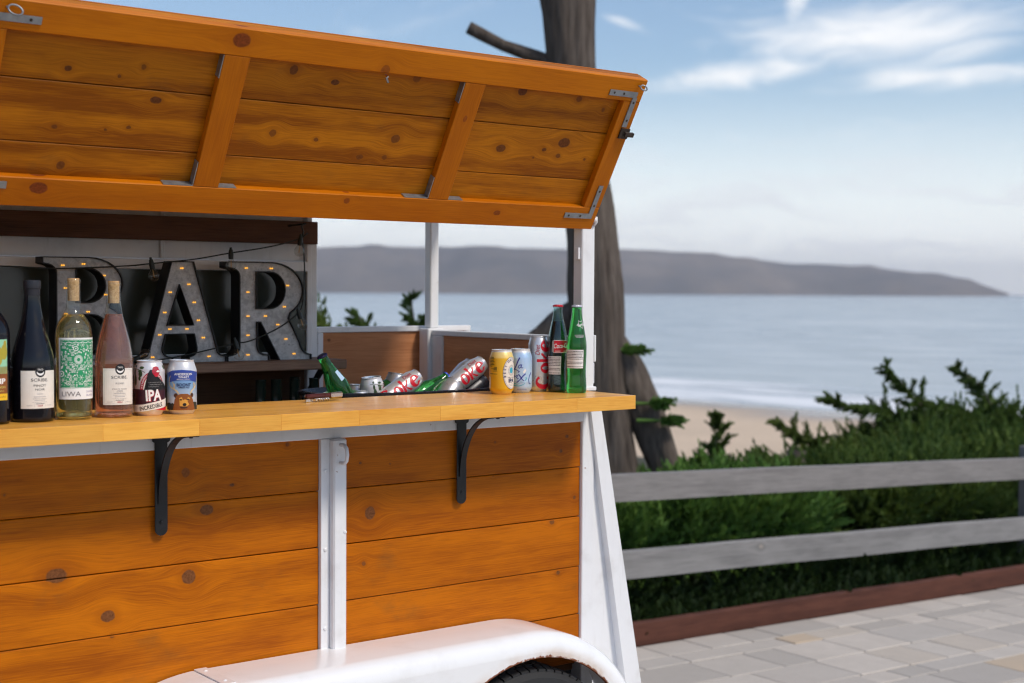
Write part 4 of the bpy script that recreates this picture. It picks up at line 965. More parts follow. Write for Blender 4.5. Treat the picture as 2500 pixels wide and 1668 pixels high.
# tall silver can
def cola_print():
    P = Print(); c = I['red']; bl = .040                             # baseline at s = bl, letters rise towards -s, line runs upwards
    P.ring(.0165, .0278, .0240, .0206, .0180, .0095, c, 130, 412, 40, icz=.0300)
    P.ring(.0235, .0668, .0172, .0150, .0122, .0050, c)
    P.poly([(-.004, .0835), (-.004, .0915), (bl, .0915), (bl, .0835)], c)
    P.poly([(.021, .0910), (.008, .1040), (.008, .1085), (.012, .1085), (.024, .0960)], c); P.poly([(.022, .0930), (.026, .0925), (bl, .1045), (bl, .1125)], c)
    P.ring(.0235, .1285, .0172, .0172, .0122, .0060, c, 118, 425, 34, icz=.1298); P.poly([(.0215, .117), (.0255, .117), (.0195, .1455), (.0160, .1440)], c)
    P.text('Diet', .0035, .1165, .0170, I['crimson'], .95, 90, .25, off=.012)
    return P
bd = plain('silver_cola_can', (.68,.69,.71), .30, .65, .04, 40.)
dc = place(can('soda_can', 'tall silver can with red upright lettering beside the cola bottle', 'can', 'drinks lined up on the counter', .0287, .156, bd, cola_print()), (-.122, .075, 0))

# ---- crown-capped bottles
def crown(b, z, r=.0137, mi=0):
    n = 42; vs = []; fs = []
    prof = [(.0004, .0062), (.70, .0062), (.93, .0052), (1.0, .0035), (1.04, .0), ]
    for i in range(n):
        a = 2*math.pi*i/n
        for k, (q, h) in enumerate(prof):
            rr = (q if k else 0.03)*r*(1+(.06 if (i % 2 and k >= 3) else 0)); vs.append((rr*math.cos(a), rr*math.sin(a), z+h))
    m_ = len(prof)
    for i in range(n):
        for k in range(m_-1): fs.append((i*m_+k, ((i+1) % n)*m_+k, ((i+1) % n)*m_+k+1, i*m_+k+1)[::-1])
    b.add(vs, fs, mi); return b
M['capred'] = plain('red_crown_cap', srgb(190, 22, 40), .35, .3, .06); M['capwhite'] = plain('silver_crown_cap', (.60,.58,.64), .35, .5, .06); M['capnavy'] = plain('navy_crown_cap', srgb(28, 26, 70), .35, .4, .06); M['capblue'] = plain('blue_crown_cap', srgb(50, 80, 190), .35, .3, .06)
NUTR = lambda P, s0, s1, z0, z1: P
def nutrition(P, s0, s1, z0, z1, seed=1):
    P.rect(s0, s1, z0, z1, I['white']).nxt(); rng = random.Random(seed); n = 11; dz_ = (z1-z0)/(n+1)
    for k in range(n):
        z = z1-dz_*(k+1); x = s0+.0015
        if k in (6, 9): continue
        while x < s1-.003:
            w = rng.uniform(.002, .007); w = min(w, s1-.0015-x); P.rect(x, x+w, z-dz_*.22, z+dz_*.22, I['black'] if rng.random() < .45 else I['grey']); x += w+.0008
COKE = smooth_prof([(.0006,.004),(.018,.003),(.0235,.0006),(.0262,.004),(.0268,.016),(.0262,.032),(.0252,.050),(.0256,.075),(.0270,.100),(.0274,.120),(.0270,.142),(.0252,.160),(.0215,.180),(.0172,.198),(.0142,.212),(.0130,.226),(.0126,.236)], 4)
def grow(p, d): return [(max(.0005, r-d), z+(d if z < .01 else 0)) for r, z in p]
def cut(p, z): return [q for q in p if q[1] <= z]+[(prof_r(p)(z), z), (.0005, z+.0002)]
def soda_bottle(name, label, prof, glass, liq, level, capm, pr, group='drinks lined up on the counter', pr2=None):
    o = thing(name, (0,0,0), label, 'bottle', group); zt = prof[-1][1]
    build('glass', MB().lathe(prof+[(.0138, zt+.001), (.0140, zt+.004), (.0132, zt+.0065), (.0005, zt+.0068)], 36), glass, o, smooth=True, local=True)
    if liq: build('drink', MB().lathe(cut(grow(prof, .0016), level), 36), liq, o, smooth=True, local=True)
    build('crown_cap', crown(MB(), zt+.0025), capm, o, local=True)
    if pr: pr.build('label', o, prof_r(prof), lift=.0005)
    if pr2: pr2.build('white_sticker', o, prof_r(prof), lift=.0005)
    return o
P = Print(); f = pxmap(1050, 1235, 4500, .0272)
a0 = f(998, 0)[0]; P.rect(a0, a0+.058, .1105, .1458, I['white']).nxt(); P.rect(a0+.0012, a0+.0568, .1118, .1446, I['red']).nxt()
P.text('Coca-Cola', a0+.0265, .1245, .0175, I['white'], .70, 3, .28, off=.02); P.rect(a0+.005, a0+.02, .1145, .1162, I['cream']); P.rect(a0+.029, a0+.045, .1145, .1162, I['cream'])
P.rect(a0-.0042, a0-.0012, .113, .144, I['palegrey']); P2 = Print(); nutrition(P2, f(932, 0)[0], f(1092, 0)[0], .0500, .1005, 3)
coke = place(soda_bottle('soda_bottle', 'dark cola bottle with red label and red cap', COKE, M['aqua'], M['cola'], .199, M['capred'], P, pr2=P2), (-.093, .025, 0))
SPR = smooth_prof([(.0006,.004),(.018,.003),(.0245,.0006),(.0272,.004),(.0280,.018),(.0272,.036),(.0262,.052),(.0266,.080),(.0276,.108),(.0278,.130),(.0262,.148),(.0232,.166),(.0196,.186),(.0166,.204),(.0145,.220),(.0132,.236)], 4)
def sprite_label():
    P = Print(); P2 = Print(); f = pxmap(1287, 1222, 4452, .0272); nutrition(P2, f(1163, 0)[0], f(1368, 0)[0], .0695, .1205, 5)
    s0 = .0125; st = [(-.016,-.002),(-.009,.004),(-.010,.012),(-.002,.008),(.008,.013),(.007,.005),(.016,.001),(.008,-.004),(.003,-.012),(-.003,-.005),(-.016,-.002)]
    P.stroke([(s0+x*.8, .190+z*.95) for x, z in st], .0011, I['white']); P.text('Sprite', s0+.0003, .1868, .0092, I['white'], .85, 12, .2, off=.02)
    for k in range(3): P.rect(-.006+k*.002, .022-k*.001, .1605-k*.0030, .1618-k*.0030, I['palegrey'])
    return P, P2
spl_, sps_ = sprite_label()
spr = place(soda_bottle('soda_bottle', 'green glass soda bottle with white label by the corner post', SPR, M['greenglass'], None, 0, M['capwhite'], spl_, pr2=sps_), (-.074, -.035, 0))

# ---- wine
def wine(name, label, prof, glass, liq, level, closure, pr, extra=None):
    o = thing(name, (0,0,0), label, 'wine bottle', 'drinks lined up on the counter'); zt = prof[-1][1]
    lip = [(.0148, zt+.0005), (.0158, zt+.001), (.0160, zt+.006), (.0152, zt+.0075), (.0125, zt+.008)] if closure == 'cork' else []
    build('glass', MB().lathe(prof+lip+([] if closure == 'cork' else [(.0005, zt)]), 48), glass, o, smooth=True, local=True)
    if liq: build('wine', MB().lathe(cut(grow(prof, .0018), level), 48), liq, o, smooth=True, local=True)
    if closure == 'cork': build('cork', MB().lathe([(.0005, zt-.038), (.0122, zt-.038), (.0124, zt+.010), (.0118, zt+.0108), (.0005, zt+.0109)], 24), M['cork'], o, smooth=True, local=True, angle=40)
    else:
        b = MB().lathe([(.0161, zt-.064), (.0163, zt-.02), (.0163, zt-.017), (.0176, zt-.016), (.0179, zt-.003), (.0170, zt+.0015), (.0005, zt+.0022)], 28); build('wax_capsule', b, M['capsule'], o, smooth=True, local=True, angle=50)
    if pr: pr.build('label', o, prof_r(prof), step=.005)
    return o
M['capsule'] = plain('black_capsule', (.014,.012,.016), .35, 0., .1, 40.)
def scribe(P, r, c, lo, hi, z0, z1, rounded):
    P.rect(lo, hi, z0, z1, I['cream']).nxt()
    if rounded:
        for (a, b, d, e) in ((lo+.003, hi-.003, z0+.003, z0+.0034), (lo+.003, hi-.003, z1-.0034, z1-.003), (lo+.003, lo+.0034, z0+.003, z1-.003), (hi-.0034, hi-.003, z0+.003, z1-.003)): P.rect(a, b, d, e, I['palegrey'])
    P.ell(c+.001, z1-.002, .0108, .0118, I['black']).nxt()
    P.ring(c+.001, z1-.001, .0082, .0092, .0078, .0070, I['white'], 200, 340, 14, icz=z1+.0012); P.text('TACO', c+.001, z1+.0005, .0052, I['white'], .8, off=.01)
    P.text('SCRIBE.', c, z1-.0225, .0092, I['black'], 1.22)
    L_ = [('PINOT', .0335, .0068, 1.35), ('NOIR', .0415, .0062, 1.35)] if not rounded else [('ROSÉ', .0345, .0052, 1.5), ('PINOT NOIR', .0465, .0040, 1.4), ('ESTATE', .0525, .0032, 1.4)]
    for s_, d_, z, w in L_: P.text(s_, c, z1-d_, z, I['grey'] if rounded else I['black'], w)
    for k, (d_, w) in enumerate(((.0495, .012), (.0555, .026), (.0588, .030), (.0625, .022), (.0662, .030))): P.rect(c-w/2, c+w/2, z1-d_, z1-d_+(.0004 if k in (2, 4) else .0014), I['grey'] if k in (2, 4) else I['palegrey'])
    P.text('4862' if rounded else '3069', c, z0+.0042, .0055, I['crimson'], 1.1); P.rect(c-.009, c+.009, z0+.0095, z0+.0108, I['grey'])
    for sx in (-1, 1): P.rect(c+sx*.012-.0001, c+sx*.012+.0002, z0+.004, z0+.012, I['palegrey']); P.rect(c+sx*.021-.006, c+sx*.021+.006, z0+.006, z0+.007, I['palegrey'])
PIN = smooth_prof([(.0006,.012),(.03,.008),(.040,.0008),(.0448,.006),(.0452,.02),(.0452,.10),(.0450,.120),(.0425,.140),(.0350,.169),(.0265,.198),(.0205,.228),(.0168,.255),(.0158,.285),(.0158,.297)], 4)
P = Print(); scribe(P, .0452, R(19)*.0452, -R(31)*.0452, R(70)*.0452, .0295, .109, False)
place(wine('wine_bottle', 'dark red wine bottle with black capsule and plain white label', PIN, M['darkglass'], None, 0, 'wax', P), (-1.5942, -.0467, 0))
ROS = smooth_prof([(.0006,.012),(.028,.008),(.037,.0008),(.0412,.006),(.0418,.02),(.0418,.10),(.0412,.128),(.0350,.166),(.0265,.199),(.0190,.228),(.0155,.252),(.0147,.272),(.0147,.288)], 4)
P = Print(); scribe(P, .0418, R(17)*.0418, -R(33)*.0418, R(67)*.0418, .0290, .1085, True)
place(wine('wine_bottle', 'pink rosé wine bottle with cork and rounded white label', ROS, M['clear'], M['wine_p'], .226, 'cork', P), (-1.4129, -.042, 0))
LIW = smooth_prof([(.0006,.020),(.012,.018),(.028,.010),(.0345,.0008),(.0382,.006),(.0387,.02),(.0387,.15),(.0387,.178),(.0372,.194),(.0330,.209),(.0250,.222),(.0180,.233),(.0152,.245),(.0147,.27),(.0147,.293)], 4)
P = Print(); lo, hi = -R(51)*.0387, R(100)*.0387; P.rect(lo, hi, .0450, .1765, I['white']).nxt()
a, b_ = lo+.004, hi-.004; P.rect(a, b_, .0690, .1725, I['green']).nxt()
rng = random.Random(8)
def art(fn): fn()
P.rect(a+.0015, b_-.0015, .0702, .0708, I['white']); P.rect(a+.0015, b_-.0015, .1708, .1713, I['white']); P.rect(a+.0015, a+.0021, .0708, .1708, I['white'])
cs = .010; P.ring(cs, .130, .0090, .0100, .0036, .0040, I['white'], n=24).nxt(); P.ring(cs, .130, .0082, .0092, .0075, .0085, I['green'], n=24)
for k in range(20): q_ = 2*math.pi*k/20; P.stroke([(cs+.0042*math.cos(q_), .130+.0048*math.sin(q_)), (cs+.0075*math.cos(q_), .130+.0085*math.sin(q_))], .0006, I['green'])
P.stroke([(a+.002+k*.003, .1665+.0012*math.sin(k*1.3)) for k in range(int((b_-a)/.003)-1)], .0012, I['white'])
spots = []
for k in range(2600):
    x, z = rng.uniform(a+.004, b_-.004), rng.uniform(.074, .163); r_ = rng.uniform(.0026, .0078) if k < 1100 else rng.uniform(.0014, .0030)
    if (x-cs)**2+(z-.130)**2 < (.0105+r_)**2 or any((x-p[0])**2+(z-p[1])**2 < (r_+p[2]-.0007)**2 for p in spots): continue
    spots.append((x, z, r_)); ty = rng.choice('coleswp')
    rr = r_*.92
    if ty == 'c': P.ring(x, z, rr, rr, rr*.72, rr*.72, I['white'], n=14); P.ell(x, z, rr*.3, rr*.3, I['white'], 8)
    elif ty == 'o': P.ring(x, z, rr*.6, rr, rr*.4, rr*.78, I['white'], n=14); P.stroke([(x, z-rr), (x, z+rr)], .0006, I['white'])
    elif ty == 'l':
        t_ = rng.uniform(0, 3.1); P.poly([(x+rr*math.cos(t_), z+rr*math.sin(t_)), (x+rr*.4*math.cos(t_+1.57), z+rr*.4*math.sin(t_+1.57)), (x-rr*math.cos(t_), z-rr*math.sin(t_)), (x-rr*.4*math.cos(t_+1.57), z-rr*.4*math.sin(t_+1.57))], I['white'])
    elif ty == 'e': 
        for q_ in range(4): P.stroke([(x-rr, z-rr*.7+q_*rr*.45), (x, z-rr*.5+q_*rr*.45), (x+rr, z-rr*.7+q_*rr*.45)], .0007, I['white'])
    elif ty == 's':
        for q_ in range(6): t_ = q_*math.pi/3; P.stroke([(x, z), (x+rr*math.cos(t_), z+rr*math.sin(t_))], .0007, I['white'])
    elif ty == 'w': P.ring(x, z, rr, rr, rr*.8, rr*.8, I['white'], 0, 180, 10); P.ring(x, z, rr*.55, rr*.55, rr*.35, rr*.35, I['white'], 0, 180, 10); P.stroke([(x-rr, z), (x+rr, z)], .0008, I['white'])
    else:
        P.stroke([(x, z-rr), (x, z+rr*.6)], .0007, I['white']); P.ell(x, z+rr*.5, rr*.42, rr*.42, I['white'], 8); P.stroke([(x-rr*.6, z), (x, z-rr*.5), (x+rr*.6, z)], .0007, I['white'])
P.text('LIWA', R(-9)*.0387, .0515, .0150, I['grey'], 1.12); P.text('SAUVIGNON', R(62)*.0387, .0590, .0062, I['lilac'], .8); P.text('BLANC', R(58)*.0387, .0515, .0062, I['lilac'], 1.2)
place(wine('wine_bottle', 'pale white wine bottle with cork and green-patterned label', LIW, M['clear'], M['wine_w'], .226, 'cork', P), (-1.5052, -.0474, 0))
P = Print(); r_ = .0385; lo, hi = -R(70)*r_, R(78)*r_
P.rect(lo, hi, .052, .176, I['mint']); P.rect(lo, hi, .0505, .120, I['sand']).nxt(); P.rect(lo, hi, .0640, .1050, I['rust']); P.rect(lo, hi, .0505, .0640, I['yellow'])
for c in ((.030,.142,.010,.020,'olive'),(.044,.150,.008,.016,'olive'),(.012,.135,.012,.012,'sand'),(.046,.166,.004,.008,'olive')): P.ell(c[0], c[1], c[2], c[3], I[c[4]])
P.ell(.016, .164, .011, .0115, I['red']).nxt(); P.text('MP', .034, .0850, .0150, I['white'], 1.25, off=.03); P.text('SAUVIGNON', .026, .0755, .0066, I['sand'], 1.1, off=.02); P.text('BLANC', .034, .0680, .0052, I['sand'], 1.1); P.text('ORGANIC GRAPES', .024, .0555, .0055, I['rust'], 1.)
CAB = smooth_prof([(.0006,.012),(.028,.008),(.0345,.0008),(.0382,.006),(.0387,.02),(.0387,.17),(.0380,.193),(.0335,.211),(.0250,.225),(.0175,.238),(.0158,.255),(.0156,.298)], 4)
o = place(wine('wine_bottle', 'dark wine bottle with mint and yellow label, cut by the left edge', CAB, M['darkglass'], None, 0, 'wax', P), (-1.686, -.060, 0)); o.rotation_euler.z -= R(22)

# ---- corkscrew
M['burgundy'] = plain('burgundy_handle', srgb(70, 24, 28), .3, 0., .15, 60.)
cs_ = thing('corkscrew', (-.81, .085, .0), 'folding waiter corkscrew with burgundy handle lying on the counter', 'corkscrew'); cs_.rotation_euler = (0, 0, R(13))
build('handle', MB().box(-.060, .022, -.006, .006, .0092, .0205, 0, .003), M['burgundy'], cs_, local=True)
build('lever', MB().box(.022, .062, -.0072, .0072, .0070, .0215, 0, .003), M['steel'], cs_, local=True)
build('bottle_rest', MB().box(-.062, -.040, -.003, .003, .0006, .0090, 0, .001), M['steel'], cs_, local=True)
n = 60; build('spiral', MB().tube([(-.040+.050*k/n, -.0085+.0034*math.cos(k*2*math.pi/10)*0-.0015, .0062+.0034*math.sin(k*2*math.pi/10)) if False else (-.040+.050*k/n, -.0108+.0036*math.cos(k*2*math.pi/10), .0058+.0036*math.sin(k*2*math.pi/10)) for k in range(n+1)], .0014, 6), M['steel'], cs_, smooth=True, local=True)
build('foil_blade', MB().box(-.058, -.02, .0062, .0078, .012, .019, 0, .0004), M['steel'], cs_, local=True)

# ================================================================== TUB OF DRINKS
tub = thing('drinks_tub', (-.40, .345, -.175), 'black oval tub full of cans and bottles behind the counter', 'tub')
b = MB(); n = 48; vs = []
pr_ = [(.80, .0), (.90, .10), (.985, .166), (1.03, .170), (1.03, .178), (1.0, .180), (.965, .172), (.88, .10), (.78, .012), (.001, .012)]
for i in range(n):
    a = 2*math.pi*i/n
    for k, (q_, z) in enumerate(pr_):
        dx_ = .31*q_*abs(math.cos(a))**.8*(1 if math.cos(a) >= 0 else -1); dy_ = .155*q_*abs(math.sin(a))**.8*(1 if math.sin(a) >= 0 else -1); vs.append((dx_, dy_, z))
K = len(pr_); b.add(vs, [(i*K+k, ((i+1) % n)*K+k, ((i+1) % n)*K+k+1, i*K+k+1) for i in range(n) for k in range(K-1)])
build('bowl', b, plain('black_enamel', (.012,.012,.016), .25, 0., .2, 30.), tub, smooth=True, local=True, angle=50)
ice = MB(); rng = random.Random(2)
for k in range(420):
    a = rng.uniform(0, 6.28); q_ = rng.random()**.5*.84; c = Vector((-.40+.31*q_*math.cos(a), .345+.155*q_*math.sin(a), rng.uniform(-.155, -.045)))
    Q = Matrix.Rotation(rng.uniform(0, 3), 3, 'X') @ Matrix.Rotation(rng.uniform(0, 3), 3, 'Z'); ice.obox(c, Q[0], Q[1], Q[2], .013, .012, .011)
tag(build('ice', ice, plain('ice_cubes', (.75,.80,.84), .15, 0., .1, 40., spec=.5)), 'ice cubes filling the black tub', 'ice', kind='stuff')
G = 'chilled drinks in the black tub'
PER = smooth_prof([(.0006,.004),(.020,.003),(.0270,.0006),(.0302,.005),(.0312,.02),(.0312,.095),(.0300,.112),(.0255,.132),(.0200,.150),(.0160,.168),(.0140,.182),(.0134,.196)], 4)
def green_bottle(label, capm):
    P = Print(); P.rect(.006, .021, .120, .150, I['paleblue'])
    return soda_bottle('soda_bottle', label, PER, M['greenglass'], None, 0, capm, P, G)
place(green_bottle('green bottle with navy cap leaning left at the end of the tub', M['capnavy']), (-.596, .290, -.070), -30, 0, 20)
place(green_bottle('green bottle with bright blue cap poking out behind the tilted silver can', M['capblue']), (-.535, .365, -.040), 68, 0, 60)
place(green_bottle('green bottle with silver-blue cap lying between the two tilted silver cans', M['capblue']), (-.488, .262, -.056), 62, -2, 60)
def cdup(src, label, pos, lean, yaw=0, spin=0):
    o = dup(src, pos, None, label); o['group'] = G; return place(o, pos, lean, yaw, spin)
cdup(hen, 'white can with green hop leaves standing in the tub', (-.522, .30, -.080), -6, 0, 75)
cdup(dc, 'tilted silver can with red lettering in the middle of the tub', (-.550, .250, -.034), 61, 0, -36)
cdup(dc, 'tilted silver can with red lettering against the yellow can', (-.308, .270, -.010), 58, 0, -34)
sil = can('soda_can', 'plain silver can lid just above the rim of the tub, nearest the leaning green bottle', 'can', G, .0330, .122, M['alpaint'])
place(sil, (-.632, .32, -.118), -8)
cdup(sil, 'upright silver can showing its lid beside the hop-leaf can', (-.578, .305, -.116), 4)
cdup(sil, 'silver can behind the middle tilted can in the tub', (-.43, .36, -.075), 10)
cdup(sil, 'silver can behind the hop-leaf can in the tub', (-.535, .38, -.105), 2)
cdup(sil, 'silver can tilted in front of the right-hand tilted can', (-.372, .222, -.072), 40, 10)
cdup(sil, 'silver can peeping over the back of the right-hand tilted can', (-.236, .36, -.02), 48)
blk = can('soda_can', 'black can lying in the tub beside the yellow can', 'can', G, .0330, .122, plain('black_can', (.015,.014,.02), .3, .3, .1, 40.)); place(blk, (-.262, .285, -.045), 58)

# ================================================================== MARQUEE LETTERS
m, t, bs = new_mat('galvanised_sheet'); co = t.coord(); n = t.noise(co, 55., 5., .72); n2 = t.noise(co, 9., 3., .6)
v = t.node('ShaderNodeTexVoronoi'); t.put(v.inputs['Vector'], co); v.inputs['Scale'].default_value = 70.
c = t.mix(t.mr(n, .40, .60), (.30,.305,.31), (.58,.585,.59)); c = t.mix(t.mr(t.math('ADD', n, t.math('MULTIPLY', n2, .5)), .82, .95, 0., .8), c, (.12,.12,.122)); c = t.mix(t.mr(v.outputs['Distance'], .0, .6, .0, .35), c, (.44,.445,.45))
setp(t, bs, col=c, rough=.55, metal=.25); M['galv'] = m
M['rimdark'] = plain('dark_letter_rim', (.022,.024,.025), .55, .4, .3, 40.)
m, t, bs = new_mat('lit_warm_bulb'); n = t.noise(t.coord(), 300., 2., .5); setp(t, bs, col=(.9,.5,.1), emis=t.mix(n, (1.,.38,.02), (1.,.50,.06)), estr=1.15, rough=.3); M['led'] = m
def arc(cx, cz, rx, rz, a0, a1, n=12): return [(cx+rx*math.cos(R(a0+(a1-a0)*k/n)), cz+rz*math.sin(R(a0+(a1-a0)*k/n))) for k in range(n+1)]
SH = {}
SH['B'] = ([[(0,1),(0,.955)]+arc(.02,.86,.13,.09,88,0,5)+[(.15,.14)]+arc(.02,.14,.13,.09,0,-88,5)+[(0,.045),(0,0),(.52,0)]+arc(.55,.285,.40,.285,-90,62,14)+arc(.50,.765,.385,.235,-48,90,12),
            arc(.50,.745,.185,.155,90,-90,10)+[(.37,.59),(.37,.90)], arc(.53,.285,.205,.185,90,-90,10)+[(.37,.10),(.37,.47)]],
           [(.22,.93),(.45,.945),(.68,.84),(.25,.72),(.25,.48),(.5,.50),(.70,.66),(.25,.28),(.25,.07),(.5,.05),(.78,.14),(.82,.34)])
SH['A'] = ([[(.345,1),(.60,1),(.66,.93)]+[(.885,.14)]+arc(.99,.14,.10,.09,180,265,5)+[(1.0,.05),(1.0,0),(.565,0),(.565,.05)]+arc(.57,.13,.09,.08,-80,20,5)+[(.635,.295),(.285,.295)]+[(.245,.14)]+arc(.34,.13,.095,.08,180,265,5)+[(.345,.05),(.345,0),(0,0),(0,.05)]+arc(.01,.14,.10,.09,-85,0,5)[1:]+[(.10,.14),(.35,.90)]],
           [])
SH['A'] = ([[(.345,1),(.60,1),(.885,.14)]+arc(.985,.14,.10,.09,180,268,5)+[(1.0,.05),(1.0,0),(.555,0),(.555,.05)]+arc(.55,.135,.10,.085,-85,10,5)+[(.615,.29),(.265,.29),(.225,.15)]+arc(.32,.14,.095,.09,180,268,5)+[(.345,.05),(.345,0),(0,0),(0,.05)]+arc(.0,.15,.085,.10,-88,0,5)+[(.09,.16)],
            [(.435,.77),(.60,.375),(.295,.375)][::-1]],
           [(.47,.94),(.33,.70),(.555,.78),(.62,.60),(.265,.50),(.67,.42),(.325,.335),(.53,.335),(.205,.28),(.73,.245),(.12,.06),(.80,.055)])
SH['R'] = ([[(0,1),(0,.955)]+arc(.02,.86,.12,.09,88,0,5)+[(.14,.14)]+arc(.02,.14,.12,.09,0,-88,5)+[(0,.045),(0,0),(.48,0),(.48,.045)]+arc(.46,.14,.12,.09,-88,-180,5)+[(.34,.40),(.385,.40),(.62,.0),(1.0,.0),(1.0,.045)]+arc(1.0,.20,.14,.155,-92,-170,6)+[(.72,.43)]+arc(.50,.715,.40,.285,-52,90,14),
            arc(.49,.72,.185,.185,90,-90,12)+[(.34,.535),(.34,.905)]],
           [(.22,.945),(.52,.945),(.72,.77),(.24,.70),(.24,.455),(.45,.455),(.68,.55),(.60,.365),(.24,.26),(.70,.215),(.24,.06),(.80,.06)])
def letter(ch, x0, w, h, yf, zb, label):
    loops, leds = SH[ch]; dep = .055
    o = thing('marquee_letter', (x0+w/2, yf+dep/2, zb), label, 'sign letter', 'light-up letters spelling BAR')
    cu = bpy.data.curves.new('c', 'CURVE'); cu.dimensions = '2D'; cu.fill_mode = 'BOTH'
    for lp in loops:
        sp = cu.splines.new('POLY'); sp.points.add(len(lp)-1); sp.use_cyclic_u = True
        for pt, (a, b_) in zip(sp.points, lp): pt.co = (a*w, b_*h, 0, 1)
    oc = bpy.data.objects.new('c', cu); me = oc.to_mesh(); vv = [(x0+v_.co.x, 0, zb+v_.co.y) for v_ in me.vertices]; me.calc_loop_triangles(); ff = [tuple(t_.vertices) for t_ in me.loop_triangles]
    oc.to_mesh_clear(); bpy.data.objects.remove(oc); bpy.data.curves.remove(cu)
    # two sheets, one at the front recessed, one closing the back
    b_ = MB(); b_.add([(x, yf+.009, z) for x, y, z in vv], ff); b_.add([(x, yf+dep-.003, z) for x, y, z in vv], ff); build('face', b_, M['galv'], o)
    rim = MB()
    for lp in loops:
        n = len(lp); pts = [Vector((x0+a*w, 0, zb+c_*h)) for a, c_ in lp]
        area = sum(pts[i].x*pts[(i+1) % n].z-pts[(i+1) % n].x*pts[i].z for i in range(n)); sgn = 1 if area > 0 else -1
        outer = []
        for i in range(n):
            d1 = (pts[i]-pts[i-1]); d2 = (pts[(i+1) % n]-pts[i]); d1 = d1.normalized() if d1.length > 1e-6 else d2.normalized(); d2 = d2.normalized() if d2.length > 1e-6 else d1
            nn_ = Vector(((d1+d2).z, 0, -(d1+d2).x)); nn_ = nn_.normalized()*sgn if nn_.length > 1e-6 else Vector((d1.z, 0, -d1.x))*sgn
            if lp is not loops[0]: nn_ = nn_*1.
            outer.append(pts[i]+nn_*(.0032 if lp is loops[0] else .0032))
        vs = []
        for i in range(n):
            for p in (pts[i], outer[i]):
                for y in (yf, yf+dep): vs.append((p.x, y, p.z))
        fs = []
        for i in range(n):
            j = (i+1) % n; fs += [(i*4, j*4, j*4+1, i*4+1), (i*4+2, i*4+3, j*4+3, j*4+2), (i*4, i*4+2, j*4+2, j*4)]
        rim.add(vs, fs)
    build('rim', rim, M['rimdark'], o)
    lm = MB().sphere((-.0026, 0, 0), .0024, 8, 6, (1, .8, .9)).sphere((.0030, 0, 0), .0024, 8, 6, (1, .8, .9)).mesh('bulb', M['led'], True)
    for (a, c_) in leds:
        q_ = obj('bulb', lm, o); q_.location = (x0+a*w, yf+.0068, zb+c_*h)
    return o
letter('B', -1.331, .243, .285, .63, .0778, 'lit galvanised letter B behind the wine bottles')
letter('A', -1.058, .247, .279, .63, .0778, 'lit galvanised letter A on the shelf between B and R')
letter('R', -.803, .266, .281, .63, .0778, 'lit galvanised letter R at the right end of the shelf')

# ================================================================== STRING LIGHTS
sl = thing('string_lights', (-.568, .61, .44), 'black cord of clear globe bulbs looped round the metal letters', 'string lights')
YS = .612
def spl(pts, n=8): return smooth_prof3(pts, n)
def smooth_prof3(p, n):
    out = []; p = [Vector(q) for q in p]
    for i in range(len(p)-1):
        a = p[max(0, i-1)]; b = p[i]; c = p[i+1]; d = p[min(len(p)-1, i+2)]
        for k in range(n):
            u = k/n; out.append(.5*((2*b)+(c-a)*u+(2*a-5*b+4*c-d)*u*u+(3*b-a-3*c+d)*u**3))
    out.append(p[-1]); return out
cord = MB(); CB = M['cordblack'] = plain('green_black_cord', (.010,.016,.014), .5, 0., .2, 40.)
cord.tube(spl([(-2.2,YS+.1,.36),(-1.8,YS+.06,.345),(-1.452,YS,.338),(-1.3,YS-.004,.334),(-1.118,YS,.343),(-1.05,YS,.350),(-.923,YS,.364),(-.809,YS,.384),(-.699,YS,.402),(-.62,YS,.42),(-.578,YS,.435)]), .0021, 6)
cord.tube(spl([(-.578,YS,.435),(-.573,YS-.004,.38),(-.573,YS-.006,.327),(-.577,YS-.006,.254),(-.592,YS-.004,.216),(-.654,YS-.004,.173),(-.743,YS-.004,.137),(-.80,YS-.004,.128),(-.916,YS-.004,.105),(-1.02,YS-.004,.089),(-1.12,YS-.006,.086),(-1.3,YS-.006,.10),(-1.7,YS-.006,.12)]), .0021, 6)
cord.tube([(-.578,YS,.435),(-.573,YS+.0,.452),(-.580,YS,.468),(-.566,YS,.475)], .0024, 6); cord.tube([(-.578,YS,.435),(-.560,YS-.003,.448)], .0024, 6); cord.tube([(-.566,YS,.475),(-.566,.712,.472)], .003, 6)
build('cord', cord, CB, sl, smooth=True)
M['filament'] = plain('filament', (.55,.30,.10), .4, .6, .1, 40.)
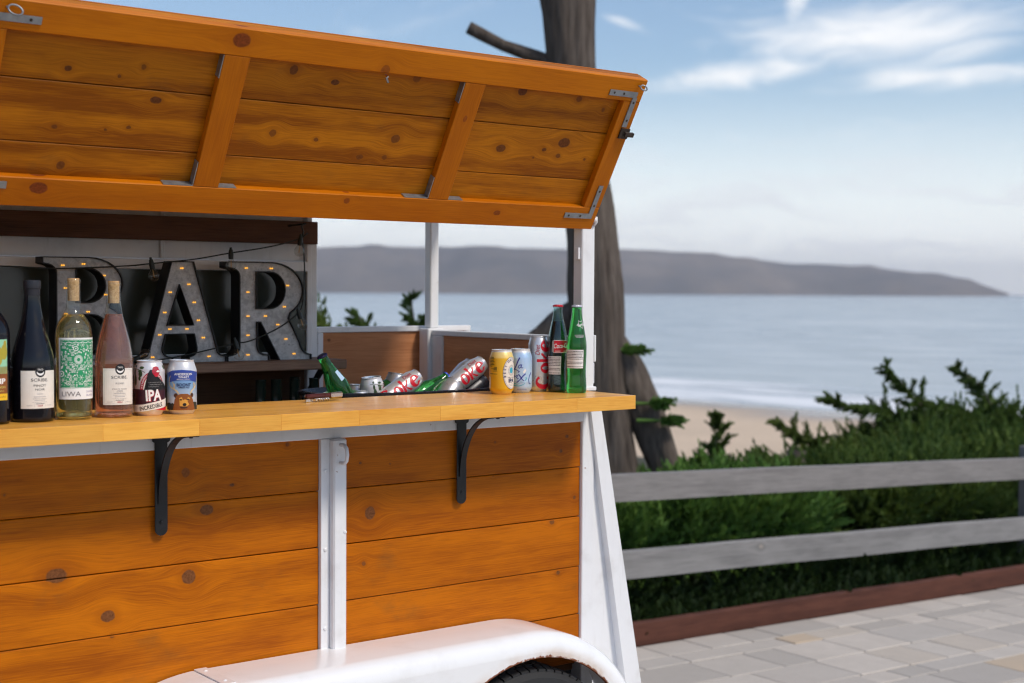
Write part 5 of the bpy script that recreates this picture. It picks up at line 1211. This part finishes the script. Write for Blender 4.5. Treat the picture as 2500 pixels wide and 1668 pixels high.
for (x, z, dx_, dz_) in ((-1.045,.352,.006,-.040),(-.809,.384,-.001,-.046),(-.588,.428,-.006,-.034),(-.592,.214,.010,-.034),(-.794,.130,.008,-.036),(-1.075,.088,.004,.018)):
    d = Vector((dx_, -.004, dz_)); dn = d.normalized(); p0 = Vector((x, YS-.008, z))
    if dz_ > 0: p0 = Vector((x-.02, YS-.006, z+.002)); dn = Vector((.9, -.1, .42)).normalized()
    s_ = MB().tube([p0+dn*-.010, p0+dn*.004, p0+dn*.017], [.0052, .0075, .0068], 10).tube([p0-dn*.010, p0-dn*.016], .0035, 6)
    so = build('socket', s_, CB, sl, smooth=True, angle=40)
    c = p0+dn*.034
    a_ = dn.orthogonal().normalized(); b_ = dn.cross(a_); mbb = MB(); vs = []; fs = []; pr2 = [(.0058, .0172), (.0075, .0195)]+[(.0150*math.sin(R(q_)), .0352-.0150*math.cos(R(q_))) for q_ in range(40, 181, 14)]
    for i in range(20):
        an = 2*math.pi*i/20
        for (r_, h_) in pr2: vs.append(p0+dn*h_+a_*r_*math.cos(an)+b_*r_*math.sin(an))
    K = len(pr2); mbb.add(vs, [(i*K+k, ((i+1) % 20)*K+k, ((i+1) % 20)*K+k+1, i*K+k+1) for i in range(20) for k in range(K-1)])
    build('globe', mbb, M['bulbglass'], so, smooth=True)
    build('filament', MB().tube([p0+dn*.018, p0+dn*.036+a_*.003, p0+dn*.040, p0+dn*.036-a_*.003, p0+dn*.019], .0008, 5), M['filament'], so)
# bottles stored below the shelf
stored = []
DK = smooth_prof([(.0006,.004),(.030,.0008),(.0370,.006),(.0375,.02),(.0375,.17),(.0365,.193),(.030,.213),(.020,.230),(.0155,.245),(.0150,.30)], 3)
bme = MB().lathe(DK+[(.0155,.301),(.0155,.303),(.0005,.303)], 20).mesh('stored_bottle', plain('stored_bottle_glass', (.012,.02,.014), .12, 0., .2, 20.), True)
for k, (x, lab) in enumerate(((-.71, 'dark bottle under the sign shelf, leftmost of the row'), (-.66, 'dark bottle under the sign shelf, second from the left'), (-.60, 'dark bottle under the sign shelf, third from the left'), (-.555, 'dark bottle under the sign shelf, second from the right'), (-.535, 'dark bottle under the sign shelf, rightmost of the row'))):
    o = obj('stored_bottle', bme); o.location = (x, .615 if k != 3 else .695, -.28); tag(o, lab, 'bottle', 'bottles stored under the shelf')

# ------------------------------------------------------------------ sea air between here and the headland
m = bpy.data.materials.new('sea_haze'); m.use_nodes = True; nt = m.node_tree; nt.nodes.remove(nt.nodes['Principled BSDF'])
pv = nt.nodes.new('ShaderNodeVolumePrincipled'); pv.inputs['Color'].default_value = (.90, .92, 1.0, 1); pv.inputs['Density'].default_value = HAZE; pv.inputs['Anisotropy'].default_value = .2
nt.links.new(pv.outputs[0], nt.nodes['Material Output'].inputs['Volume'])
tag(build('haze', MB().box(-7450, 7450, -7450, 7450, SEA-5.5, 172), m), 'thin grey-blue sea haze over the bay', 'haze', kind='stuff')

# ------------------------------------------------------------------ lift everything so that the paving under the trailer is at height 0
for o in scene.objects:
    if o.parent is None and o.type != 'CAMERA': o.location.z += UP
